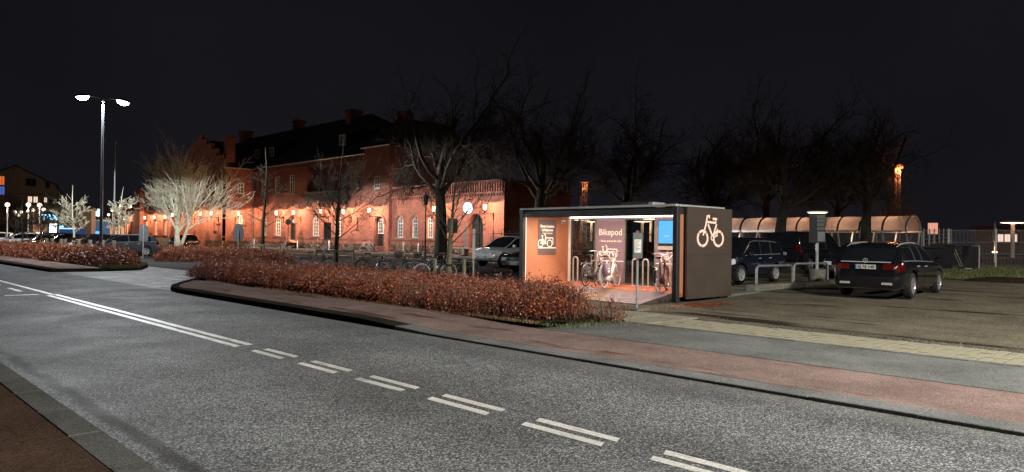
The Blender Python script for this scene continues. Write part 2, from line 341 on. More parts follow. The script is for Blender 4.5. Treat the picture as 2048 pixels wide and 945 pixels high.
def m_canopy():
    t = NT('canopy_sheet'); c = t.ramp(t.noise(1.4, 5, .7), [(.3, (.34,.30,.27)), (.7, (.50,.45,.41))]); t.color(c); t.set(rough=.5)
    tr = t.node('BsdfTranslucent'); t.l.new(c, tr.inputs[0]); mx = t.node('MixShader'); mx.inputs[0].default_value = .6
    t.l.new(t.b.outputs[0], mx.inputs[1]); t.l.new(tr.outputs[0], mx.inputs[2]); t.l.new(mx.outputs[0], t.out.inputs[0]); return t.m
A = dict(asphalt=m_asphalt(), asphalt_lit=m_asphalt('lamplit_asphalt', .16, 1.25),  # second asphalt is a paler, glossier copy: lamplight at the entrance put into its colour
  red=m_speck('red_cycle_asphalt', (.115,.080,.070), (.250,.180,.160), 90, .575, (.085,.052,.040), .7, .8),
  red_dimmed=m_speck('dim_red_cycle_asphalt', (.034,.020,.014), (.080,.052,.038), 90, .60, (.03,.014,.011), .7, .8),  # darker copy of the cycle path red; the near corner's dimness is painted in
  walk=m_speck('pavement_asphalt', (.075,.078,.074), (.18,.182,.172), 90),
  lot=m_speck('gritty_lot', (.055,.048,.034), (.19,.168,.125), 60, .56, (.026,.022,.017), .7, .4, .5),
  square=m_speck('square_asphalt', (.035,.032,.03), (.085,.078,.07), 40),
  flags=m_speck('flag_paving', (.11,.092,.082), (.19,.165,.15), 20),
  soil=m_speck('soil', (.014,.010,.007), (.05,.036,.025), 30, bump=.8),
  earth=m_speck('far_ground', (.018,.017,.014), (.05,.046,.04), 8),
  kerb=m_speck('granite_kerb', (.075,.077,.076), (.20,.20,.19), 120, .68, (.03,.028,.026), .7, 1.5),
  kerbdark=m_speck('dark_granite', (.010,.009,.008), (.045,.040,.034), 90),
  yellow=m_speck('yellow_paver', (.20,.185,.13), (.33,.305,.225), 60, bump=.15),
  slab=m_speck('concrete_slab', (.17,.16,.12), (.30,.28,.22), 45, bump=.15),
  concrete=m_speck('concrete', (.09,.085,.07), (.20,.19,.16), 25),
  paint=m_speck('road_paint', (.36,.35,.32), (.60,.59,.54), 70, .56, (.20,.195,.18), .6, 3.0, .4),
  kerb_near=m_speck('dimmed_granite_kerb', (.05,.051,.047), (.135,.135,.125), 120, .68, (.03,.028,.025), .7, 1.5),  # granite kerb colour darkened to paint in the weak light of the near corner
  wornpaint=m_speck('worn_road_paint', (.14,.14,.13), (.30,.29,.27), 40, .52, (.09,.088,.082), .8, 3.0, .4),
  brick=m_brick(), rubble=m_rubble(), leaf=m_leaf(), post=m_wood_post(), corten=m_corten(), orange=plain('orange_inner_panel', (.36,.145,.075), .6, var=.12, scale=1.2, bump=.05), podfloor=m_podfloor(),
  tread_a=m_tread('mauve_tread_plate', (.17,.12,.15)), tread_b=m_tread('bronze_tread_plate', (.20,.095,.045)),
  bark_dark=m_bark('dark_bark', (.034,.028,.022), (.036,.039,.022), .5), bark_pale=m_bark('pale_bark', (.62,.56,.42), (.50,.50,.34), .7),
  bark_green=m_bark('young_green_bark', (.13,.12,.075), (.15,.17,.08), .7), bark_red=m_bark('reddish_bark', (.22,.11,.09)), bark_mid=m_bark('brown_bark', (.066,.050,.035)),
  twig=plain('twig', (.13,.062,.038), .8), trim=plain('white_paint', (.70,.68,.62), .5, var=.12), roof=plain('dark_roof_tile', (.030,.026,.024), .7, var=.4, scale=2, bump=.4, bscale=14),
  door_green=plain('dark_green_paint', (.022,.026,.022), .4), glassdark=plain('dark_window_glass', (.012,.014,.018), .06, var=.3, scale=.6, spec=.8),
  stone=plain('sandstone', (.24,.19,.15), .85), iron=plain('black_iron', (.010,.010,.010), .65, spec=.25), steel=plain('galvanised_steel', (.34,.35,.35), .42, .35, var=.25, scale=6),
  dullsteel=plain('grey_steel', (.16,.165,.165), .5, .5, scale=8), alu=plain('aluminium', (.48,.47,.455), .38, .45, var=.12), lampgrey=plain('lamp_post_paint', (.07,.075,.085), .4, .3),
  blackframe=plain('black_steel', (.012,.012,.012), .5, bump=.1), rubber=plain('tyre_rubber', (.006,.006,.006), .8), chrome=plain('chrome', (.55,.55,.55), .18, .5, var=.08),
  blackplastic=plain('black_plastic', (.014,.014,.015), .5), carglass=plain('car_glass', (.006,.007,.009), .03, var=.2, spec=.9), rim=plain('alloy_rim', (.42,.42,.42), .3, .4),
  rimdark=plain('dark_alloy', (.26,.26,.27), .28, .4), mauve=plain('mauve_print', (.205,.145,.195), .5, var=.06, scale=.8), greyprint=plain('taupe_print', (.10,.082,.082), .5, var=.06, scale=.8),
  whiteprint=plain('white_print', (.80,.78,.74), .5, var=.05), plate=plain('number_plate_white', (.36,.355,.32), .4, var=.06), plateblue=plain('plate_blue', (.02,.06,.30), .4), ink=plain('black_ink', (.01,.01,.01), .5),
  curtain=plain('curtained_glass', (.15,.13,.12), .12, var=.6, scale=1.3, spec=.8),
  redlens=plain('red_lens', (.055,.003,.002), .10, coat=1, var=.5, scale=9), lens=plain('clear_lens', (.45,.46,.48), .08, spec=.9, coat=1), saddle=plain('saddle_leather', (.018,.016,.015), .5), brownsaddle=plain('red_saddle', (.16,.025,.018), .5),
  wicker=plain('wicker', (.028,.024,.02), .7), greensign=plain('sign_green', (.05,.075,.07), .5), signback=plain('sign_back_grey', (.11,.125,.125), .5, .3), paper=plain('paper', (.68,.66,.58), .8), canopy=m_canopy(),
  binblack=plain('bin_plastic', (.006,.006,.008), .6, spec=.2), stucco=plain('grey_render', (.20,.18,.16), .9), stucco2=plain('dark_render', (.10,.09,.08), .9), grassm=None)
def m_grass():
    t = NT('grass_blade'); g = t.node('NewGeometry'); t.color(t.ramp(g.outputs['Random Per Island'], [(0, (.05,.07,.02)), (.6, (.11,.13,.04)), (1, (.20,.18,.08))])); t.set(rough=.7); return t.m
A['grassm'] = m_grass()
A['turf'] = m_speck('turf', (.03,.038,.012), (.085,.09,.035), 25, bump=.8)
# ================================================================ ground, road, kerbs, paths
rnd = random.Random(7)
def strip(name, m, xs, ys, zf):
    mb = MB(); nx, ny = len(xs), len(ys)
    V = [(x, y, zf(x, y)) for x in xs for y in ys]
    mb.add(V, [(i*ny+j, (i+1)*ny+j, (i+1)*ny+j+1, i*ny+j+1) for i in range(nx-1) for j in range(ny-1)])
    return ground(name, mb, m)
# one wide sheet to the horizon, following the slope of the square
mb = MB(); xs = [-900, 0, 18, 60, 900]; ys = [-900, 0, 60, 200, 1500]
mb.add([(x, y, -.035 + (gz(min(x, 60)))) for x in xs for y in ys], [(i*5+j, (i+1)*5+j, (i+1)*5+j+1, i*5+j+1) for i in range(4) for j in range(4)])
ground('ground', mb, A['earth'])
road = strip('road', A['asphalt'], [1.7, 7.72], [-60, 0, 20, 60, 200], lambda x, y: 0)
# the entrance to the car park, same level as the road
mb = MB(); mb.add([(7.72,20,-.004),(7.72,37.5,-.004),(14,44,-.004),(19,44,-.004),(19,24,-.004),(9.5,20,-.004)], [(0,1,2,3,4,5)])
side = ground('entrance_road', mb, A['asphalt_lit'])
# painted lines: each its own piece on the road
def line(x0, x1, y0, y1, skew=.05, z=.004, parent=road, name='lane_marking', mat=None):
    m = MB(); nseg = max(1, int((y1-y0)/.6)); V = []
    for i in range(nseg+1):
        y = y0+(y1-y0)*i/nseg; j = rnd.uniform(-.004, .004)
        V += [(x0+j, y, z), (x1+j+rnd.uniform(-.003,.003), y+(skew if i in (0, nseg) else 0), z)]
    m.add(V, [(2*i, 2*i+1, 2*i+3, 2*i+2) for i in range(nseg)])
    return m.build(name, mat or A['paint'], parent)
for k in range(7):
    y1 = 10.12-1.372*k
    line(4.59, 4.695, y1-.9, y1); line(4.79, 4.895, y1-.9, y1+.02)
line(4.575, 4.69, 10.62, 22.3); line(4.785, 4.905, 10.66, 22.6)
for k in range(5): line(4.3, 4.42, 24.2+k*3.2, 25.9+k*3.2)
line(4.72, 4.84, 22.6, 60); line(3.75, 4.5, 22.75, 22.93, 0)
# give-way blocks across the entrance
for k in range(4): line(7.95+.25*k, 8.35+.25*k, 24.0+1.45*k, 24.75+1.45*k, .12, .003, side, 'give_way_marking', A['wornpaint'])
for k in range(2): line(9.6+.8*k, 10.2+.8*k, 27.5+1.3*k, 29.2+1.3*k, .12, .003, side, 'give_way_marking', A['wornpaint'])
# manhole cover set in the lane near the turning
# kerb stones
kerb_near = tag(bpy.data.objects.new('near_kerb', None), kind='structure'); COL.objects.link(kerb_near)
kerb_near['label'] = 'grey granite kerb in the bottom left corner'
stone_me = {}
def kerb_stone(parent, x0, x1, y0, y1, z0, z1, m, jit=.004):
    mb = MB(); a, b = y0+.007, y1-.007; t = rnd.uniform(-jit, jit)
    za, zb = (z1(y0), z1(y1)) if callable(z1) else (z1, z1)
    c = .007
    V = [(x0,a,z0),(x1,a,z0),(x1,b,z0),(x0,b,z0),(x0,a,za-c+t),(x1,a,za-c+t),(x1,b,zb-c+t),(x0,b,zb-c+t),(x0+c,a+c*.4,za+t),(x1-c,a+c*.4,za+t),(x1-c,b-c*.4,zb+t),(x0+c,b-c*.4,zb+t)]
    mb.add(V, [(3,2,1,0)]+[(i,(i+1)%4,(i+1)%4+4,i+4) for i in range(4)]+[(i+4,(i+1)%4+4,(i+1)%4+8,i+8) for i in range(4)]+[(8,9,10,11)])
    mb.build('kerb_stone', m, parent)
y = 3.42
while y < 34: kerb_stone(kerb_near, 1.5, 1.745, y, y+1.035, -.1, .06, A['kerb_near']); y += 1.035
# joint bed below the stones
strip('near_kerb_bed', A['soil'], [1.49, 1.746], [-20, 80], lambda x, y: .052)
strip('near_cycle_path', A['red_dimmed'], [-.7, 1.495], [-20, 0, 20, 80], lambda x, y: .057)
strip('near_pavement', A['walk'], [-9, -.7], [-20, 0, 20, 80], lambda x, y: .062)
kerb_far = tag(bpy.data.objects.new('far_kerb', None), kind='structure'); COL.objects.link(kerb_far)
y = -3.0; 
def kh(y): return path_h(y)+.008
while y < 21.4:
    hi = y > 10.4
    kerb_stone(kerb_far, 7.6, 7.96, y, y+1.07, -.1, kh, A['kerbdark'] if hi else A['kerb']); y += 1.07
ys = [-40, 0, 9.5, 10, 10.5, 11, 11.5, 12, 12.5, 16, 21.5]
strip('far_kerb_bed', A['soil'], [7.62, 7.99], ys, lambda x, y: path_h(y)+.001)
# corner of the kerb, turning into the entrance
ctr = [(7.6,21.5),(7.72,22.4),(8.1,23.4),(8.7,24.5),(9.45,25.7),(10.3,27.1),(11.2,28.9),(12.0,30.7)]
def kerb_run(parent, pts, w, z0, z1, m, inset=1):
    for (ax, ay), (bx, by) in zip(pts[:-1], pts[1:]):
        d = Vector((bx-ax, by-ay, 0)); L = d.length; d.normalize(); nrm = Vector((d.y, -d.x, 0))*inset
        mb = MB(); p = [Vector((ax,ay,0))+d*.006, Vector((bx,by,0))-d*.006]
        q = [p[0], p[1], p[1]+nrm*w, p[0]+nrm*w]
        mb.add([(v.x,v.y,z0) for v in q]+[(v.x,v.y,z1) for v in q], [(0,1,2,3),(7,6,5,4)]+[(i,(i+1)%4,(i+1)%4+4,i+4) for i in range(4)])
        mb.build('kerb_stone', m, parent)
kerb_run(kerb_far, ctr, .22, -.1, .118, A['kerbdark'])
# far red cycle path, raised beside the hedge and dropping to the crossing
strip('far_cycle_path', A['red'], [7.965, 9.62], ys, lambda x, y: path_h(y))
mb = MB(); pc = [(7.965,21.5),(9.62,21.5),(9.9,24.4),(9.55,25.4)]+[(x+.2, y-.1) for x, y in ctr[1:5]][::-1]
mb.add([(x, y, .109) for x, y in pc], [tuple(range(len(pc)))]); ground('far_cycle_path_corner', mb, A['red'])
strip('path_edge', A['soil'], [9.62, 9.68], [-40, 0, 8.4], lambda x, y: .012)
strip('footpath', A['walk'], [9.68, 11.88], [-40, 0, 6, 9.3], lambda x, y: .026)
# lot and square
mb = MB(); X = [11.7, 13.2, 18, 42]; Y = [-40, 3, 9.3, 20.5]
mb.add([(x, y, gz(x)+.004) for x in X for y in Y], [(i*4+j, (i+1)*4+j, (i+1)*4+j+1, i*4+j+1) for i in range(3) for j in range(3)])
ground('gravel_lot', mb, A['lot'])
mb = MB(); X = [12.7, 18, 33]; Y = [20.5, 40, 62, 190]
mb.add([(x, y, gz(x)+.001) for x in X for y in Y], [(i*4+j, (i+1)*4+j, (i+1)*4+j+1, i*4+j+1) for i in range(2) for j in range(3)])
ground('station_square', mb, A['square'])
strip('station_pavement', A['flags'], [33.0, 36.1], [20.5, 40, 60, 190], lambda x, y: gz(x)+.09)
mb = MB()
mb.box(32.86, 20.5, .1, 33.0, 150, gz(33)+.1); sk = ground('station_kerb', mb, A['kerb'])
for yy in (24, 34, 44, 54): line(20.5, 26.0, yy, yy+.12, 0, .02, None, 'parking_bay_marking')['kind'] = 'structure'
m2 = MB(); m2.add([(29.4,25,gz(29.4)+.006),(29.55,25,gz(29.55)+.006),(29.55,80,gz(29.55)+.006),(29.4,80,gz(29.4)+.006)], [(0,1,2,3)]); ground('square_line', m2, A['paint'])
# beds under the hedges
def bed(name, pts, z):
    mb = MB(); n = len(pts); mb.add([(x,y,z) for x, y in pts], [tuple(range(n))]); ground(name, mb, A['soil'])
bed('hedge_bed', [(9.62,21.5),(9.62,10.2),(9.9,9.75),(10.7,9.25),(11.84,9.2),(12.2,11.2),(13.2,11.2),(13.9,20.5),(14.2,27),(13.2,29.5),(12.0,30.5),(9.95,24.4)], .085)
# left island with its kerb, path and bed
isl = [(7.7,90),(7.62,60),(7.65,46),(7.75,35.6),(9.3,35.5),(11.2,36.3),(12.4,39.2),(13.3,42.2),(14.6,50),(14.6,90)]
mb = MB(); mb.add([(x,y,.10) for x, y in isl], [tuple(range(len(isl)))]); ground('island_soil', mb, A['soil'])
kerb_isl = tag(bpy.data.objects.new('island_kerb', None), kind='structure'); COL.objects.link(kerb_isl)
kerb_run(kerb_isl, isl[3:8], .2, -.1, .135, A['kerbdark'], -1); kerb_run(kerb_isl, isl[0:4], .3, -.1, .125, A['kerbdark'], 1)
strip('island_cycle_path', A['red'], [7.95, 9.6], [36.2, 60, 90], lambda x, y: .108)
# yellow block paving with its kerb edging: each block a piece
pav = tag(bpy.data.objects.new('block_paving', None), kind='structure'); COL.objects.link(pav)
strip('block_paving_bed', A['soil'], [11.86, 13.24], [-3.0, 8.45], lambda x, y: .027)
PB = {}
def block(w, l, m, key):
    if key in PB: return PB[key]
    mb = MB(); mb.bbox(0,0,-.06,w,l,0,.002); PB[key] = mb.mesh('paver'); PB[key].materials.append(m); return PB[key]
nx = 6; wd = 1.36/nx; yy = 1.35; rows = 0
while yy < 8.4 and rows < 44:
    for i in range(nx):
        o = bpy.data.objects.new('paver', block(wd-.016, .146, A['yellow'], 'p')); COL.objects.link(o); o.parent = pav
        o.location = (11.87+i*wd+.006, yy, .034+rnd.uniform(-.003,.003)); o.rotation_euler = (rnd.uniform(-.012,.012), rnd.uniform(-.012,.012), rnd.uniform(-.012,.012))
    yy += .162; rows += 1
for k in range(6):                                   # beyond the first 264 blocks: one joined run out of frame to the right
    pass
mb = MB(); yy = 1.35-.162
while yy > -2.6:
    for i in range(nx): mb.bbox(11.87+i*wd+.006, yy, -.03, 11.87+(i+1)*wd-.006, yy+.150, .034+rnd.uniform(-.003,.003), .006)
    yy -= .162
tag(mb.build('paver_run', A['yellow'], pav), kind='stuff')
y = -3
while y < 8.3:
    kerb_stone(pav, 11.75, 11.86, y, y+.5, -.05, .038, A['kerb'], .003); y += .5
# large concrete flags beyond the hedge end, beside the sign post
flags = tag(bpy.data.objects.new('slab_paving', None), kind='structure'); COL.objects.link(flags)
for i in range(3):
    for j in range(3):
        mb = MB(); x0, y0 = 11.85+.62*i, 8.55+.84*j; mb.bbox(x0, y0, -.05, x0+.605, y0+.825, .036+rnd.uniform(-.004,.004), .008); mb.build('slab', A['slab'], flags)
# grass verge by the fence and loose scatter
strip('grass_verge', A['turf'], [32.5, 44, 70], [-30, 8, 14.5], lambda x, y: gz(min(x, 60))+.012)
rg = np.random.default_rng(3)
def blades(name, n, sampler, hmin, hmax, w, m, label=None):
    P = sampler(n); a = rg.uniform(0, 2*PI, n); h = rg.uniform(hmin, hmax, n); lean = rg.normal(0, .35, (n, 2))*h[:,None]
    V = np.empty((n,3,3)); dx, dy = np.cos(a)*w, np.sin(a)*w
    V[:,0] = P+np.c_[-dx,-dy,np.zeros(n)]; V[:,1] = P+np.c_[dx,dy,np.zeros(n)]; V[:,2] = P+np.c_[lean,h]
    me = tri_mesh(name, V); o = link(name, me, m); tag(o, label, None, None, 'stuff'); return o
def tri_mesh(name, V):
    n, k = V.shape[0], V.shape[1]
    me = bpy.data.meshes.new(name); me.vertices.add(n*k); me.vertices.foreach_set('co', V.reshape(-1).astype(np.float32))
    me.loops.add(n*k); me.loops.foreach_set('vertex_index', np.arange(n*k, dtype=np.int32)); me.polygons.add(n)
    me.polygons.foreach_set('loop_start', np.arange(0, n*k, k, dtype=np.int32))
    try: me.polygons.foreach_set('loop_total', np.full(n, k, dtype=np.int32))
    except Exception: pass
    me.update(calc_edges=True); return me
def samp(x0, x1, y0, y1, z=None):
    def f(n):
        x = rg.uniform(x0, x1, n); y = rg.uniform(y0, y1, n); zz = np.maximum(0, .02*(x-18))+.01 if z is None else np.full(n, z)
        return np.c_[x, y, zz]
    return f
blades('verge_grass', 26000, samp(32.6, 44, -6, 14), .04, .16, .012, A['grassm'])
blades('hedge_foot_grass', 1500, samp(9.62, 9.9, 9.2, 20, .09), .03, .08, .006, A['grassm'])
blades('hedge_end_grass', 420, samp(9.8, 11.6, 8.75, 9.35, .05), .03, .09, .006, A['grassm'])
blades('island_grass', 3000, samp(9.6, 11.0, 35.6, 37.2, .1), .05, .16, .01, A['grassm'])
# grit and dead leaves swept along the edges of the lot
def grit(name, n, f, s, m):
    P = f(n); V = np.empty((n,4,3)); a = rg.uniform(0, 2*PI, n); sz = rg.uniform(.5, 1.3, n)*s
    for k in range(4):
        t = a+k*PI/2; V[:,k] = P+np.c_[np.cos(t)*sz, np.sin(t)*sz*.7, rg.uniform(.004, .018, n)]
    o = link(name, tri_mesh(name, V), m); tag(o, None, None, None, 'stuff')
def edge(n):
    x = 13.4+np.abs(rg.normal(0, .22, n)); y = rg.uniform(-2, 8.2, n); return np.c_[x, y, np.full(n, .006)]
grit('grit_drift', 5000, edge, .014, A['concrete'])
def heap(n):
    r = rg.normal(0, .45, (n,2)); return np.c_[16.9+r[:,0]*1.2, 10.35+r[:,1]*.5, np.full(n, .006)]
grit('leaf_drift', 2200, heap, .022, A['leaf'])
def litter(n):
    return np.c_[rg.uniform(9.7, 15.2, n), rg.uniform(7.6, 10.8, n), np.full(n, .04)]
grit('fallen_leaves', 420, litter, .02, A['leaf'])

def underhedge(n):
    y = rg.uniform(9.4, 21, n); return np.c_[9.66+np.abs(rg.normal(0, .12, n))-.12*(rg.random(n) < .35), y, np.array([path_h(v) for v in y])*.0+.105]
grit('hedge_litter', 2600, underhedge, .02, A['leaf'])
# ================================================================ the railway station
FX = 36.0
st = thing('station_building', 'long red brick railway station with arched windows and a dark tiled roof', 'building', (FX, 79, 0))
def sp(mb, name, m, parent=None, smooth=False):
    """a part of the station: modelled in world coordinates, linked relative to the building's base"""
    o = mb.build(name, m, parent if parent is not None else st, smooth)
    if parent is None: o.location = (-FX, -79, 0)
    return o
def arch(y0, y1, z0, z1, n=10, k=.5):
    """outline of an opening with a round head (a = along the wall, b = up)"""
    w = y1-y0; r = w*k; zc = z1-r; c = (y0+y1)/2
    return [(y0,z0),(y1,z0)]+[(c+w/2*math.cos(PI*i/n), zc+r*math.sin(PI*i/n)) for i in range(n+1)]
def rect(y0, y1, z0, z1): return [(y0,z0),(y1,z0),(y1,z1),(y0,z1)]
def off(pts, d):
    n = len(pts); out = []
    for i in range(n):
        a, b, c = Vector(pts[i-1]), Vector(pts[i]), Vector(pts[(i+1)%n]); e1, e2 = (b-a), (c-b)
        if e1.length < 1e-6 or e2.length < 1e-6: out.append(tuple(b)); continue
        e1.normalize(); e2.normalize(); n1, n2 = Vector((e1.y,-e1.x)), Vector((e2.y,-e2.x)); m = n1+n2
        out.append(tuple(b+m*(d/max(.3, (1+n1.dot(n2))))))
    return out
class Wall:
    """a brick wall in a vertical plane with real openings; a runs along u, b up; nrm points outwards"""
    def __init__(s, o, u, nrm): s.o, s.u, s.nrm = Vector(o), Vector(u), Vector(nrm); s.holes = []; s.extra = MB()
    def pt(s, a, b, d=0): return s.o+s.u*a+Vector((0,0,1))*b+s.nrm*d
    def ring(s, mb, inner, outer, d0, d1, closed=True):
        n = len(inner); V = [s.pt(*p, d1) for p in inner]+[s.pt(*p, d1) for p in outer]+[s.pt(*p, d0) for p in inner]+[s.pt(*p, d0) for p in outer]; Fs = []
        for i in range(n if closed else n-1):
            j = (i+1)%n; Fs += [(i,j,n+j,n+i),(n+i,n+j,3*n+j,3*n+i),(2*n+i,2*n+j,j,i)]
        mb.add(V, Fs)
    def bar(s, mb, a0, b0, a1, b1, w, d0, d1):
        v = Vector((a1-a0, b1-b0)).normalized(); q = Vector((-v.y, v.x))*w/2
        p = [(a0+q.x,b0+q.y),(a0-q.x,b0-q.y),(a1-q.x,b1-q.y),(a1+q.x,b1+q.y)]
        V = [s.pt(*k, d0) for k in p]+[s.pt(*k, d1) for k in p]; mb.add(V, [(0,1,2,3),(4,5,6,7)]+[(i,(i+1)%4,(i+1)%4+4,i+4) for i in range(4)])
    def opening(s, hole, depth=.22):
        s.holes.append(hole); n = len(hole)
        V = [s.pt(*p) for p in hole]+[s.pt(*p, -depth) for p in hole]; s.extra.add(V, [(i,(i+1)%n,(i+1)%n+n,i+n) for i in range(n)])
    def window(s, y0, y1, z0, z1, arched=True, cols=3, rows=5, transom=None, depth=.22, sill=True, surround=True, name='window'):
        hole = arch(y0,y1,z0,z1) if arched else rect(y0,y1,z0,z1); s.opening(hole, depth)
        fr = MB(); fw = min(.075, (y1-y0)*.12); inn = off(hole, -fw)
        s.ring(fr, inn, hole, -depth-.02, -depth+.06)
        w = y1-y0; r = w/2 if arched else 0
        def top(a): return (z1-r+math.sqrt(max(0, r*r-(a-(y0+y1)/2)**2)) if arched else z1)-fw*.5
        for i in range(1, cols):
            a = y0+w*i/cols; s.bar(fr, a, z0+fw*.6, a, top(a), .06 if (cols % 2 == 0 and i == cols//2) else .036, -depth, -depth+.045)
        h = z1-z0
        for k in range(1, rows):
            b = z0+h*k/rows; half = w/2 if b < z1-r else math.sqrt(max(0, r*r-(b-z1+r)**2)); c = (y0+y1)/2
            s.bar(fr, c-half+fw*.5, b, c+half-fw*.5, b, .075 if transom == k else .034, -depth, -depth+.04)
        f = sp(fr, name, A['trim'])
        gl = MB(); gl.sheet(hole, [], s.pt(0,0,-depth-.005), s.u, (0,0,1)); gl.build('pane', A['curtain'], f)
        if sill:
            m = MB(); a0, a1 = y0-.16, y1+.16
            V = [s.pt(a0,z0-.14,-.1), s.pt(a1,z0-.14,-.1), s.pt(a1,z0-.14,.10), s.pt(a0,z0-.14,.10), s.pt(a0,z0,-.1), s.pt(a1,z0,-.1), s.pt(a1,z0-.04,.12), s.pt(a0,z0-.04,.12)]
            m.add(V, [(0,1,2,3),(4,5,6,7),(0,1,5,4),(1,2,6,5),(2,3,7,6),(3,0,4,7)]); m.build('sill', A['stone'], f)
        if surround and arched:
            m = MB(); a = off(hole, .10)[1:]; b = off(hole, .26)[1:]
            s.ring(m, a[::1], b[::1], 0, .06, False); m.build('arch_moulding', A['brick'], f)
        return f
    def finish(s, outline, name='wall'):
        s.extra.sheet(outline, s.holes, s.o, s.u, (0,0,1)); return sp(s.extra, name, A['brick'])
Yv = Vector((0,1,0)); Nx = Vector((-1,0,0)); Ny = Vector((0,-1,0)); Xv = Vector((1,0,0))
ZG = .3
# --- main two-storey front, X = 36, from the inner corner (Y 79.2) to the tower (Y 56.3)
w = Wall((FX,0,0), Yv, Nx)
for c, hw in ((76.45,.67),(73.3,.70),(65.32,.70),(61.2,.72)): w.window(c-hw, c+hw, 1.70, 3.74, True, 3, 6, 4)
w.window(57.2,57.95,6.0,7.1,False,1,3,depth=.07); w.window(57.63, 57.87, 2.5, 3.45, True, 1, 1, sill=True, surround=False, name='slit_window')
for c in (76.69, 73.46, 70.22): w.window(c-.5, c+.5, 6.15, 7.92, False, 2, 5, 3, depth=.07)
dh = arch(69.35, 70.85, .93, 3.70); w.opening(dh, .35)
d = MB(); d.sheet(dh, [], w.pt(0,0,-.34), Yv, (0,0,1)); door = sp(d, 'door', A['door_green'])
m = MB(); w.ring(m, off(dh, -.11), dh, -.33, -.27); w.bar(m, 69.4, 2.95, 70.8, 2.95, .12, -.33, -.25); m.build('door_frame', A['door_green'], door)
m = MB(); m.sheet(rect(69.45, 69.85, 1.55, 2.85), [], w.pt(0,0,-.325), Yv, (0,0,1)); m.sheet(arch(69.5,70.7,3.03,3.6), [], w.pt(0,0,-.325), Yv, (0,0,1)); m.build('glazing', A['paper'], door)
m = MB(); w.ring(m, off(dh,.06)[1:], off(dh,.30)[1:], 0, .09, False); m.build('arch_moulding', A['brick'], door)
m = MB()
for k in range(3): m.box(FX-.35-.32*(2-k), 68.9, ZG+.1, FX+.3, 71.3, ZG+.1+.2*(k+1))
m.build('step', A['stone'], door)
w.holes.append(rect(59.2, 67.0, 5.2, 8.55))
w.finish(rect(56.3, 79.2, .2, 9.0), 'front_wall')
# loggia behind the balcony rail
m = MB(); m.box(37.5,59.2,5.2,37.6,67.0,8.55); m.box(36,59.1,5.1,37.5,59.2,8.6); m.box(36,67.0,5.1,37.5,67.1,8.6); m.box(36.02,59.2,5.05,37.5,67,5.18); m.box(36.02,59.2,8.56,37.5,67,8.62); sp(m, 'loggia', A['brick'])
m = MB(); m.box(35.72,59.15,5.86,35.84,67.05,5.98); m.box(35.72,59.15,5.0,35.84,67.05,5.14); rail = sp(m, 'balcony_rail', A['blackframe'])
m = MB(); y = 59.2
while y < 67.0: m.box(35.75,y,5.13,35.81,y+.085,5.87); y += .175
tag(m.build('baluster', A['blackframe'], rail), kind='stuff')
for y in (59.4, 62.0, 64.4, 66.8):
    m = MB(); m.prism([(0,4.35),(-.28,5.0),(0,5.0)], (FX,y-.06,0), Xv, (0,0,1), (0,.12,0)); m.build('bracket', A['blackframe'], rail)
lw = Wall((37.5,0,0), Yv, Nx); lw.window(60.8,61.7,5.3,7.6,False,2,4,3, depth=.02, sill=False); lw.window(64.4,65.3,5.3,7.6,False,2,4,3, depth=.02, sill=False)
# --- tower bay, proud of the front
TX = 35.65
w = Wall((TX,0,0), Yv, Nx); w.window(53.75,54.6,5.85,6.95,False,2,3,depth=.07)
dh = arch(53.0,54.25,.9,3.42); w.opening(dh, .3); d = MB(); d.sheet(dh, [], w.pt(0,0,-.29), Yv, (0,0,1)); door = sp(d, 'door', A['door_green'])
f = MB(); inn = arch(53.35,54.15,1.95,3.3); w.ring(f, off(inn,-.07), inn, -.28, -.22)
for a in (53.62, 53.88): w.bar(f, a, 1.98, a, 3.24, .035, -.28, -.23)
for b in (2.3, 2.62, 2.94): w.bar(f, 53.38, b, 54.12, b, .035, -.28, -.23)
f.build('glazing_bars', A['trim'], door)
m = MB(); m.sheet(inn, [], w.pt(0,0,-.285), Yv, (0,0,1)); m.build('pane', A['glassdark'], door)
m = MB(); w.ring(m, off(dh,.06)[1:], off(dh,.26)[1:], 0, .08, False); m.build('arch_moulding', A['brick'], door)
w.finish(rect(52.3,56.3,.2,9.5), 'tower_wall')
m = MB(); m.box(TX+.002,52.3,.2,44,52.4,9.5); m.box(TX+.002,56.2,.2,FX,56.3,9.5); sp(m, 'tower_side', A['brick'])
m = MB(); m.box(TX-.16,52.15,9.5,44,56.45,9.62); m.add([(TX-.16,52.15,9.62),(TX-.16,56.45,9.62),(44,56.45,9.62),(44,52.15,9.62),(38,54.3,12.3),(44,54.3,12.3)], [(0,1,4),(1,2,5,4),(0,4,5,3)]); sp(m, 'tower_roof', A['roof'])
# --- block standing forward at the left, gable to the square
BX = 32.55; GY = 79.2
w = Wall((0,GY,0), Xv, Ny)
w.window(34.25,34.85,2.95,3.92,True,2,3); w.window(34.2,34.9,6.25,7.42,False,2,3,depth=.07)
w.finish(rect(BX,FX,.2,9.05), 'side_wall')
w = Wall((BX,0,0), Yv, Nx)
w.window(80.9,81.25,2.2,3.0,True,1,2); w.window(79.95,80.25,3.0,3.9,True,1,2); w.window(87.6,88.6,1.7,3.3,True,2,4); w.window(90.6,91.6,1.7,3.3,True,2,4); w.window(82.3,83.2,6.2,7.6,False,2,3); w.window(86.2,87.1,6.2,7.6,False,2,3)
gh = arch(83.6,85.2,.9,3.8); w.opening(gh,.5); d = MB(); d.sheet(gh, [], w.pt(0,0,-.49), Yv, (0,0,1)); door = sp(d, 'door', A['door_green'])
m = MB(); w.ring(m, off(gh,-.12), gh, -.48, -.4); w.bar(m, 83.7,2.7,85.1,2.7,.12,-.48,-.38); w.bar(m,84.4,1,84.4,2.7,.1,-.48,-.38); m.build('door_frame', A['trim'], door)
